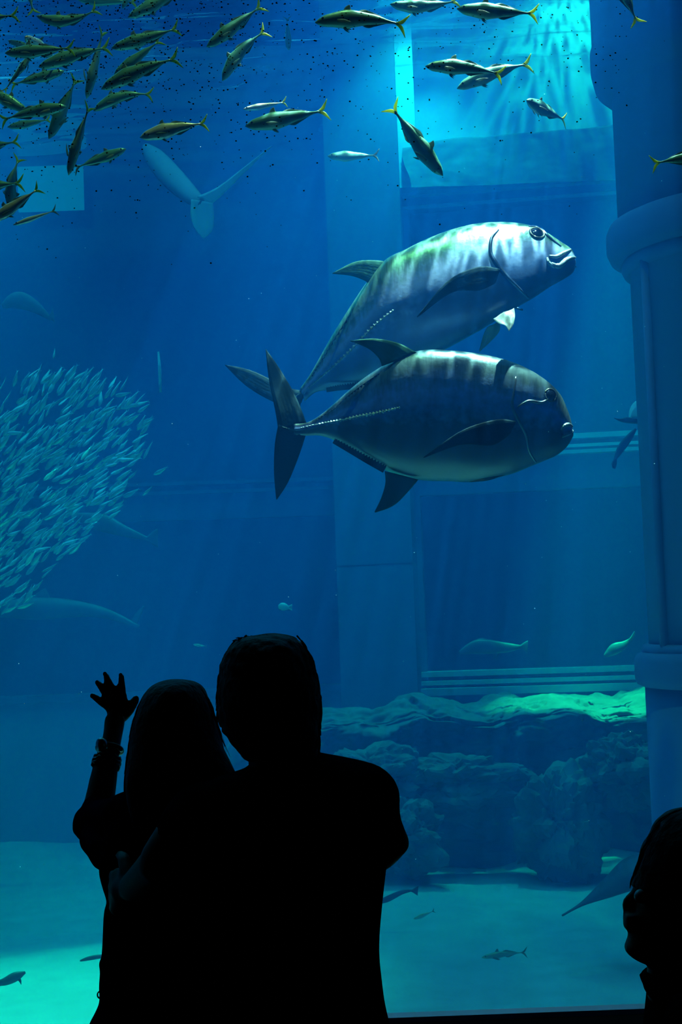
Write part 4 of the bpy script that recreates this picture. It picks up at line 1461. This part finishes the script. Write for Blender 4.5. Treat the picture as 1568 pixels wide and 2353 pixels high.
head = stack([(1466, 610, 640, MD, 0.012), (1472, 560, 690, MD, 0.05), (1490, 528, 706, MD, 0.075), (1530, 512, 722, MD, 0.090), (1580, 508, 729, MD + 0.005, 0.097), (1640, 512, 729, MD + 0.01, 0.095),
              (1690, 528, 727, MD + 0.02, 0.085), (1725, 552, 715, MD + 0.05, 0.06), (1740, 580, 700, MD + 0.07, 0.035)])
neck = stack([(1660, 570, 722, MD, 0.06), (1710, 566, 728, MD - 0.005, 0.058), (1760, 572, 736, MD - 0.005, 0.062), (1800, 566, 760, MD, 0.07)])
nose = limb([(P(622, 1590, MD + 0.095), 0.010), (P(618, 1640, MD + 0.118), 0.015), (P(618, 1655, MD + 0.105), 0.016)])
chin = ball(P(622, 1720, MD + 0.085), 0.035, 0.022, 0.02)
lips_ = limb([(P(596, 1683, MD + 0.098), 0.007), (P(620, 1681, MD + 0.106), 0.010), (P(644, 1683, MD + 0.098), 0.007)])
ear_r = ball(P(731, 1632, MD + 0.02), 0.008, 0.018, 0.032)
ear_l = ball(P(508, 1632, MD + 0.02), 0.008, 0.018, 0.032)
elbow = P(913, 1936, MD + 0.02)
arm_r = [limb([(P(850, 1820, MD), 0.036), (P(866, 1870, MD), 0.033), (elbow, 0.0215)]), limb([(elbow, 0.0215), (P(850, 1965, MD + 0.13), 0.034), (P(760, 1960, MD + 0.20), 0.026)]),
         ]
wr = P(760, 1960, MD + 0.20)
arm_r += closed_hand(wr, (P(660, 1940, MD + 0.22) - wr).normalized(), -HFWD, CUP)
el = P(372, 1985, MD - 0.06)
arm_l = [limb([(P(470, 1860, MD), 0.042), (P(410, 1925, MD - 0.05), 0.040), (el, 0.038)]), limb([(el, 0.036), (P(335, 2020, MD + 0.02), 0.032), (P(305, 2040, MD + 0.07), 0.025)])]
wl = P(305, 2040, MD + 0.07)
arm_l += closed_hand(wl, (P(262, 2052, MD + 0.16) - wl).normalized(), HFWD, CUP)
body_core = stack([(1790, 500, 840, MD, 0.08), (1900, 500, 850, MD, 0.10), (2100, 490, 855, MD, 0.095), (2300, 490, 860, MD, 0.10)])
fuse('body', [head, neck, nose, chin, lips_, ear_r, ear_l, body_core] + arm_r + arm_l, M['skin'], man, 0.006, 4)
for ex_ in (592, 648):
    v, f = ball(P(ex_, 1598, MD + 0.086), 0.012, 0.012, 0.012, 10)
    mesh_obj('eye', v, f, M['white'], man)
hair_cap = stack([(1459, 605, 650, MD, 0.02), (1463, 568, 676, MD, 0.06), (1479, 532, 694, MD - 0.004, 0.085), (1510, 513, 713, MD - 0.008, 0.098), (1555, 504, 729, MD - 0.012, 0.103), (1600, 501, 735, MD - 0.016, 0.100),
                  (1640, 503, 733, MD - 0.022, 0.092), (1675, 514, 732, MD - 0.030, 0.080), (1705, 530, 731, MD - 0.034, 0.066), (1730, 550, 729, MD - 0.034, 0.055), (1748, 562, 726, MD - 0.034, 0.045)])
hair = fuse('hair', [hair_cap], M['hair_black'], man, 0.006, 1, hair_jit(0.0045, 70))
rnd = random.Random(3)
tufts = []
for i in range(260):
    y = rnd.uniform(1465, 1745)
    s = rnd.choice((-1, 1)) if y < 1650 else 1
    ys_ = [1461, 1465, 1480, 1510, 1555, 1600, 1640, 1675, 1705, 1730, 1748]
    xe = lerp_list(ys_, [600, 560, 529, 513, 504, 501, 503, 514, 530, 550, 562] if s < 0 else [660, 690, 702, 718, 729, 735, 733, 732, 731, 729, 726], y)
    a = P(xe - s * 8, y - 6, MD + rnd.uniform(-0.05, 0.03))
    out_px = rnd.uniform(2, 6)
    b = P(xe + s * out_px * 0.6, y + 8, MD - 0.01)
    c = P(xe + s * out_px, y + rnd.uniform(16, 26), MD - 0.01)
    tufts.append([a, b, c])
for i in range(60):
    x = rnd.uniform(545, 700)
    y0 = lerp_list([520, 560, 620, 680, 720], [1500, 1468, 1461, 1468, 1500], x)
    tufts.append([P(x, y0 + 8, MD), P(x - 8, y0 - 1, MD), P(x - 18, y0 - rnd.uniform(-2, 4), MD)])
v, f = strands(tufts, 0.0016)
mesh_obj('hair_tufts', v, f, M['hair_black'], hair)['kind'] = 'stuff'
# shirt
torso = stack([(1730, 586, 722, MD, 0.055), (1739, 582, 762, MD, 0.065), (1749, 577, 815, MD, 0.075), (1760, 570, 862, MD, 0.085), (1774, 546, 882, MD, 0.10), (1792, 490, 886, MD, 0.11), (1825, 458, 886, MD, 0.12), (1900, 450, 884, MD, 0.13), (1980, 452, 890, MD, 0.13), (2050, 455, 884, MD, 0.125),
               (2100, 455, 877, MD, 0.12), (2150, 455, 873, MD, 0.118), (2200, 455, 873, MD, 0.118), (2260, 452, 878, MD, 0.122), (2310, 448, 885, MD, 0.128), (2360, 442, 897, MD, 0.132), (2420, 440, 905, MD, 0.135)], sq=0.85)
sleeve_r = limb([(P(836, 1814, MD), 0.045), (P(861, 1826, MD), 0.042), (P(867, 1865, MD), 0.038), (P(880, 1898, MD + 0.01), 0.033), (P(888, 1908, MD + 0.01), 0.031)])
sleeve_l = limb([(P(490, 1862, MD), 0.046), (P(455, 1870, MD - 0.01), 0.048), (P(415, 1920, MD - 0.05), 0.046)])
fuse('shirt', [torso, sleeve_r, sleeve_l], M['shirt_dark'], man, 0.007, 3, hair_jit(0.0025, 12))


def lower_body(parent, cx_px, halfw_px, d, hip_y, mat, z_knee=0.48):
    hipz = P(cx_px, hip_y, d).z
    cxw = P(cx_px, hip_y, d)
    hw = halfw_px * d / F
    parts = []
    rings = []
    for k in range(6):
        z = hipz + 0.02 - k * 0.05
        w_ = hw * (1.0 + 0.03 * math.sin(k / 5 * math.pi))
        rings.append([Vector((cxw.x + w_ * math.cos(2 * math.pi * j / 24), d + 0.02 + 0.125 * math.sin(2 * math.pi * j / 24), z)) for j in range(24)])
    parts.append(skin_rings(rings))
    for s in (-1, 1):
        x = cxw.x + s * hw * 0.5
        parts.append(limb([(Vector((x, d, hipz - 0.2)), hw * 0.50), (Vector((x, d + 0.01, (hipz + z_knee) / 2)), hw * 0.44), (Vector((x, d + 0.02, z_knee)), 0.062), (Vector((x, d + 0.0, 0.25)), 0.056), (Vector((x, d, 0.10)), 0.050)]))
    fuse('trousers', parts, mat, parent, 0.012, 3)
    for s in (-1, 1):
        x = cxw.x + s * hw * 0.5
        sh = [limb([(Vector((x, d - 0.05, 0.045)), 0.040), (Vector((x, d + 0.06, 0.048)), 0.042), (Vector((x + s * 0.015, d + 0.17, 0.036)), 0.034)]), limb([(Vector((x, d, 0.06)), 0.042), (Vector((x, d, 0.12)), 0.04)])]
        o_ = fuse('shoe', sh, M['shoe'], parent, 0.008, 2)
        zmin = min(vt.co.z for vt in o_.data.vertices) + world_loc(parent).z
        for vt in o_.data.vertices:
            vt.co.z -= zmin


lower_body(man, 668, 222, MD, 2400, M['trousers'])

# ---- the woman -----------------------------------------------------------
WD = 2.57
wom = empty('person', (P(400, 2353, WD).x, WD, 0))
tag(wom, 'woman with long hair, left hand raised against the tank pane', 'person', 'silhouetted visitors')
whead = stack([(1566, 395, 425, WD, 0.012), (1574, 360, 450, WD, 0.05), (1600, 338, 470, WD, 0.078), (1650, 330, 480, WD + 0.005, 0.088), (1700, 334, 478, WD + 0.01, 0.088), (1750, 350, 464, WD + 0.03, 0.07), (1785, 372, 444, WD + 0.06, 0.035)])
wneck = stack([(1730, 368, 458, WD, 0.045), (1790, 366, 460, WD, 0.045), (1830, 350, 478, WD, 0.05)])
wnose = limb([(P(408, 1668, WD + 0.085), 0.008), (P(408, 1705, WD + 0.106), 0.012), (P(408, 1716, WD + 0.096), 0.012)])
wlips = limb([(P(388, 1738, WD + 0.085), 0.006), (P(408, 1736, WD + 0.094), 0.009), (P(428, 1738, WD + 0.085), 0.006)])
sh = P(300, 1876, WD)
welb = P(205, 1898, 2.80)
wri = P(262, 1668, 2.915)
upper = limb([(sh, 0.038), (P(250, 1890, WD + 0.11), 0.034), (welb, 0.033)])
fore = limb([(welb, 0.031), (P(226, 1850, 2.82), 0.0300), (P(238, 1790, 2.85), 0.0275), (P(248, 1735, 2.88), 0.0230), (P(258, 1695, 2.905), 0.0200), (P(264, 1655, 2.935), 0.0215)])
HD = 2.955
hz = lambda x, y, dd=0.0: P(x, y, HD + dd)
fing = [[hz(262, 1636), hz(244, 1621), hz(232, 1613), hz(222, 1605), hz(214.5, 1600)],
        [hz(262, 1632), hz(249, 1604), hz(239, 1588), hz(231, 1577), hz(225.5, 1570)],
        [hz(266, 1628), hz(260, 1592), hz(253, 1574), hz(247, 1561), hz(243, 1551)],
        [hz(274, 1628), hz(281, 1594), hz(280, 1577), hz(279, 1564), hz(278.5, 1554)]]
thumb = [hz(278, 1650), hz(292, 1637), hz(303, 1622), hz(309, 1613), hz(313, 1606)]
palm = [hz(267, 1636), hz(246, 1618), hz(252, 1606), hz(264, 1598), hz(282, 1600), hz(288, 1634), hz(258, 1650)]
hand = hand_parts(P(264, 1655, 2.94), fing, thumb, palm, 0.0078, 0.0066)
wcore = stack([(1850, 300, 500, WD, 0.06), (1950, 290, 520, WD, 0.085), (2060, 290, 510, WD, 0.08), (2200, 285, 520, WD, 0.09)])
rarm = [limb([(P(500, 1880, WD), 0.042), (P(545, 1960, WD + 0.02), 0.038), (P(548, 2050, WD + 0.04), 0.032)]), limb([(P(548, 2050, WD + 0.04), 0.031), (P(510, 2080, WD + 0.16), 0.027), (P(460, 2070, WD + 0.20), 0.022)])]
wrr = P(460, 2070, WD + 0.20)
rarm += closed_hand(wrr, (P(380, 2060, WD + 0.22) - wrr).normalized(), -HFWD, CUP, 0.0075)
fuse('body', [whead, wneck, wnose, wlips, upper, fore, wcore] + hand + rarm, M['skin'], wom, 0.0045, 3)
for ex_ in (384, 432):
    v, f = ball(P(ex_, 1672, WD + 0.080), 0.011, 0.011, 0.011, 10)
    mesh_obj('eye', v, f, M['white'], wom)
# finger nails
for ch in fing + [thumb]:
    tip = ch[-1]
    dr = (ch[-1] - ch[-2]).normalized()
    v, f = ball(tip - HFWD * 0.0046 + dr * 0.002, 0.0042, 0.0012, 0.0052, 8)
    mesh_obj('fingernail', v, f, M['skin'], wom)
# long hair
whair = stack([(1560, 392, 430, WD, 0.02), (1564, 375, 447, WD - 0.005, 0.05), (1574, 350, 462, WD - 0.008, 0.078), (1592, 334, 474, WD - 0.010, 0.094), (1625, 318, 487, WD - 0.014, 0.102), (1670, 304, 501, WD - 0.02, 0.100), (1710, 297, 514, WD - 0.03, 0.09),
               (1750, 292, 531, WD - 0.04, 0.078), (1790, 288, 548, WD - 0.05, 0.066), (1830, 288, 552, WD - 0.06, 0.056), (1880, 300, 545, WD - 0.07, 0.046), (1930, 320, 520, WD - 0.08, 0.034), (1960, 350, 480, WD - 0.085, 0.015)])
whair_o = fuse('hair', [whair], M['hair_brown'], wom, 0.007, 2, hair_jit(0.0035, 22))
rnd = random.Random(9)
st_ = []
ysl = [1564, 1574, 1592, 1625, 1670, 1710, 1750, 1790, 1830]
for i in range(150):
    s = rnd.choice((-1, -1, -1, 1))
    y = rnd.uniform(1580, 1790) if s < 0 else rnd.uniform(1580, 1640)
    ed = lambda yy: lerp_list(ysl, [375, 350, 334, 318, 304, 297, 292, 288, 288] if s < 0 else [447, 462, 474, 487, 501, 514, 531, 548, 552], yy)
    j = rnd.uniform(-1, 2)
    dd = WD - 0.02 + rnd.uniform(-0.03, 0.03)
    ln = rnd.uniform(40, 110)
    st_.append([P(ed(y) - s * 5, y, dd), P(ed(y + ln * 0.5) + s * j, y + ln * 0.5, dd), P(ed(min(1835, y + ln)) + s * rnd.uniform(-2, 4), y + ln, dd)])
# the loose curl by the shoulder
st_.append([P(300, 1822, WD - 0.03), P(288, 1828, WD - 0.03), P(276, 1823, WD - 0.03), P(272, 1832, WD - 0.03), P(279, 1843, WD - 0.03), P(288, 1840, WD - 0.03)])
st_.append([P(294, 1800, WD - 0.03), P(287, 1812, WD - 0.03), P(290, 1824, WD - 0.03), P(300, 1830, WD - 0.03)])
v, f = strands(st_, 0.0013)
mesh_obj('hair_strands', v, f, M['hair_brown'], whair_o)['kind'] = 'stuff'
# blouse with rolled short sleeve
wt = stack([(1800, 378, 452, WD, 0.045), (1822, 340, 500, WD, 0.06), (1845, 285, 535, WD, 0.075), (1875, 262, 552, WD, 0.088), (1930, 232, 562, WD, 0.10), (1990, 228, 562, WD, 0.105), (2030, 236, 558, WD, 0.10), (2066, 247, 556, WD, 0.098), (2085, 241, 556, WD, 0.10), (2120, 238, 558, WD, 0.10),
            (2190, 236, 562, WD, 0.105), (2205, 230, 562, WD, 0.105), (2225, 232, 564, WD, 0.105), (2260, 229, 566, WD, 0.108), (2292, 230, 570, WD, 0.112), (2325, 219, 574, WD, 0.118), (2360, 203, 580, WD, 0.125), (2420, 190, 590, WD, 0.13)], sq=0.85)
cuff_c = P(213, 1862, 2.665)
wsl = [limb([(P(300, 1880, WD), 0.050), (P(262, 1884, WD + 0.09), 0.042), (P(228, 1890, WD + 0.18), 0.044), (P(214, 1893, WD + 0.22), 0.041)]),
       limb([(P(220, 1900, WD + 0.21), 0.037), (P(226, 1868, WD + 0.235), 0.036), (P(231, 1852, WD + 0.25), 0.033)]),
       limb([(P(225, 1925, WD + 0.12), 0.036), (P(250, 1960, WD + 0.03), 0.036)]),
       limb([(P(192, 1906, WD + 0.20), 0.011), (P(176, 1908, WD + 0.20), 0.009)]), limb([(P(205, 1885, WD + 0.22), 0.023), (P(198, 1908, WD + 0.21), 0.020)])]
blouse = fuse('blouse', [wt] + wsl, M['shirt_navy'], wom, 0.006, 2, hair_jit(0.002, 14))
# folds round the sleeve
fold = [[P(203, 1850, 2.775), P(207, 1868, 2.765), P(205, 1895, 2.755), P(210, 1922, 2.70)], [P(204, 1848, 2.79), P(232, 1844, 2.785), P(258, 1845, 2.79)]]
v, f = merge([tube(catmull([tuple(x) for x in p], 14), 0.004, 6) for p in fold])
mesh_obj('sleeve_seam', v, f, M['shirt_navy'], blouse)
# little ring on the hem of the blouse
cR = P(231, 2286, WD)
v, f = tube([cR + CRIGHT * (0.0055 * math.cos(2 * math.pi * k / 20)) + CUP * (0.0065 * math.sin(2 * math.pi * k / 20)) for k in range(21)], 0.0014, 6)
mesh_obj('zip_ring', v, f, M['watch_steel'], wom)
# wrist watch
ax = (P(262, 1668, 2.915) - P(240, 1790, 2.85)).normalized()


def band(center, axis, r, h, mat, name, parent, squash=1.0, n=28, bumps=0.0):
    u = (CRIGHT - axis * CRIGHT.dot(axis)).normalized()
    w_ = axis.cross(u)
    path = [center + u * (r * math.cos(2 * math.pi * k / n)) + w_ * (r * squash * math.sin(2 * math.pi * k / n)) + axis * (bumps * math.sin(k * 2.4)) for k in range(n + 1)]
    v, f = tube(path, h, 8)
    return mesh_obj(name, v, f, mat, parent)


wc = P(252, 1722, 2.885)
wwatch = band(wc, ax, 0.0245, 0.0052, M['bracelet'], 'watch', wom)
fc = P(234, 1713, 2.868)
nn = (-CRIGHT * 0.80 - HFWD * 0.60).normalized()
u = (ax - nn * ax.dot(nn)).normalized()
w_ = nn.cross(u)
for nm, r0, r1, h0, mt in (('watch_case', 0.0165, 0.0145, 0.006, M['watch_steel']), ('watch_dial', 0.0128, 0.0128, 0.0068, M['watch_face'])):
    rg = [[fc + nn * h + (u * math.cos(2 * math.pi * k / 28) + w_ * math.sin(2 * math.pi * k / 28)) * r for k in range(28)] for r, h in ((r0, -0.004), (r0, h0 * 0.5), (r1, h0), (r1 * 0.98, h0 + 0.0005))]
    v, f = skin_rings(rg)
    fix_normals(mesh_obj(nm, v, f, mt, wwatch))
# bracelets
for k, (y, rr) in enumerate(((1744, 0.0262), (1752, 0.0272), (1760, 0.0268))):
    band(P(247 - k * 2, y, 2.873 - k * 0.004), ax, rr, 0.0030, M['bracelet'], 'bracelet', wom, bumps=0.0025)
lower_body(wom, 392, 190, WD, 2400, M['trousers'])

# ---- bystander at the right edge ------------------------------------------
BD = 2.0
by = empty('person', (P(1600, 2353, BD).x, BD, 0))
tag(by, 'bystander in profile facing left, cut by the right edge', 'person', 'silhouetted visitors')


def half(y, xl, d, w_, depth_px):
    return (y, xl, xl + depth_px, d, w_)


bh = stack([(1862, 1570, 1610, BD, 0.012), (1872, 1538, 1670, BD, 0.045), (1900, 1510, 1715, BD, 0.065), (1950, 1486, 1742, BD, 0.077), (2000, 1470, 1750, BD, 0.080), (2040, 1456, 1745, BD, 0.079), (2054, 1460, 1740, BD, 0.077), (2080, 1454, 1730, BD, 0.074),
            (2110, 1448, 1716, BD, 0.068), (2150, 1444, 1700, BD, 0.060), (2180, 1441, 1670, BD, 0.050), (2200, 1452, 1650, BD, 0.040), (2214, 1478, 1640, BD, 0.03)], sub=3)
bn = stack([(2170, 1500, 1680, BD, 0.05), (2230, 1488, 1690, BD, 0.052), (2300, 1490, 1700, BD, 0.056)])
bnose = limb([(P(1460, 2050, BD), 0.005), (P(1448, 2066, BD), 0.0075), (P(1441, 2082, BD), 0.0078), (P(1452, 2088, BD), 0.009)])
blip = [limb([(P(1440, 2106, BD), 0.0060), (P(1447, 2106, BD - 0.018), 0.005), (P(1456, 2110, BD - 0.026), 0.003)]), limb([(P(1442, 2124, BD), 0.0070), (P(1449, 2124, BD - 0.016), 0.006), (P(1458, 2120, BD - 0.024), 0.003)]),
        limb([(P(1440, 2106, BD), 0.0060), (P(1447, 2106, BD + 0.018), 0.005), (P(1456, 2110, BD + 0.026), 0.003)]), limb([(P(1442, 2124, BD), 0.0070), (P(1449, 2124, BD + 0.016), 0.006), (P(1458, 2120, BD + 0.024), 0.003)])]
bchin = ball(P(1453, 2178, BD), 0.010, 0.024, 0.012)
bear = ball(P(1608, 2085, BD - 0.072), 0.020, 0.008, 0.032)
bcore = stack([(2300, 1510, 1720, BD, 0.09), (2360, 1510, 1760, BD, 0.16), (2500, 1510, 1760, BD, 0.17), (2800, 1510, 1760, BD, 0.15)])
fuse('body', [bh, bn, bnose, bchin, bear, bcore] + blip, M['skin'], by, 0.0045, 2)
for s in (-1, 1):
    v, f = ball(P(1474, 2060, BD + s * 0.034), 0.010, 0.010, 0.010, 10)
    mesh_obj('eye', v, f, M['white'], by)
bhair = stack([(1856, 1565, 1620, BD, 0.02), (1864, 1540, 1680, BD, 0.055), (1888, 1514, 1730, BD, 0.078), (1920, 1495, 1755, BD, 0.088), (1960, 1475, 1768, BD, 0.092), (2000, 1462, 1774, BD, 0.092), (2026, 1452, 1774, BD, 0.090), (2040, 1449, 1772, BD, 0.086)])
bhair2 = stack([(2030, 1500, 1774, BD, 0.088), (2090, 1560, 1770, BD, 0.086), (2160, 1580, 1760, BD, 0.082), (2240, 1590, 1750, BD, 0.07), (2290, 1600, 1730, BD, 0.05)])
bho = fuse('hair', [bhair, bhair2], M['hair_brown'], by, 0.006, 2, hair_jit(0.003, 40))
rnd = random.Random(21)
bs = []
for i in range(160):
    t0 = rnd.uniform(0, 0.8)
    ypts = [1858, 1864, 1888, 1920, 1960, 2000, 2026, 2040]
    xs_ = [1568, 1543, 1514, 1495, 1475, 1462, 1452, 1449]
    y = 1858 + t0 * 180
    dd = BD + rnd.uniform(-0.06, 0.06)
    k = rnd.uniform(-1, 3)
    bs.append([P(lerp_list(ypts, xs_, y) + 5, y, dd), P(lerp_list(ypts, xs_, y + 20) - k, y + 20, dd), P(lerp_list(ypts, xs_, min(2040, y + 42)) - k * 0.5, min(2042, y + 42), dd)])
v, f = strands(bs, 0.0011)
mesh_obj('hair_strands', v, f, M['hair_brown'], bho)['kind'] = 'stuff'
collar = limb([(P(1492, 2252, BD - 0.01), 0.012), (P(1498, 2268, BD - 0.02), 0.012), (P(1520, 2282, BD - 0.055), 0.015)])
bt = stack([(2232, 1492, 1690, BD, 0.062), (2246, 1474, 1705, BD, 0.075), (2262, 1478, 1715, BD, 0.09), (2285, 1491, 1730, BD, 0.12), (2312, 1500, 1745, BD, 0.16), (2353, 1501, 1770, BD, 0.19), (2500, 1490, 1780, BD, 0.20), (2800, 1480, 1790, BD, 0.18), (2950, 1470, 1790, BD, 0.19)], sq=0.9)
ba = [limb([(P(1610, 2360, BD - 0.17), 0.052), (P(1620, 2560, BD - 0.20), 0.046), (P(1600, 2760, BD - 0.19), 0.034)]), limb([(P(1610, 2360, BD + 0.17), 0.052), (P(1620, 2560, BD + 0.20), 0.046), (P(1600, 2760, BD + 0.19), 0.034)])]
fuse('jacket', [bt, collar] + ba, M['shirt_dark'], by, 0.008, 2)
lower_body(by, 1630, 150, BD, 2900, M['trousers'], 0.36)
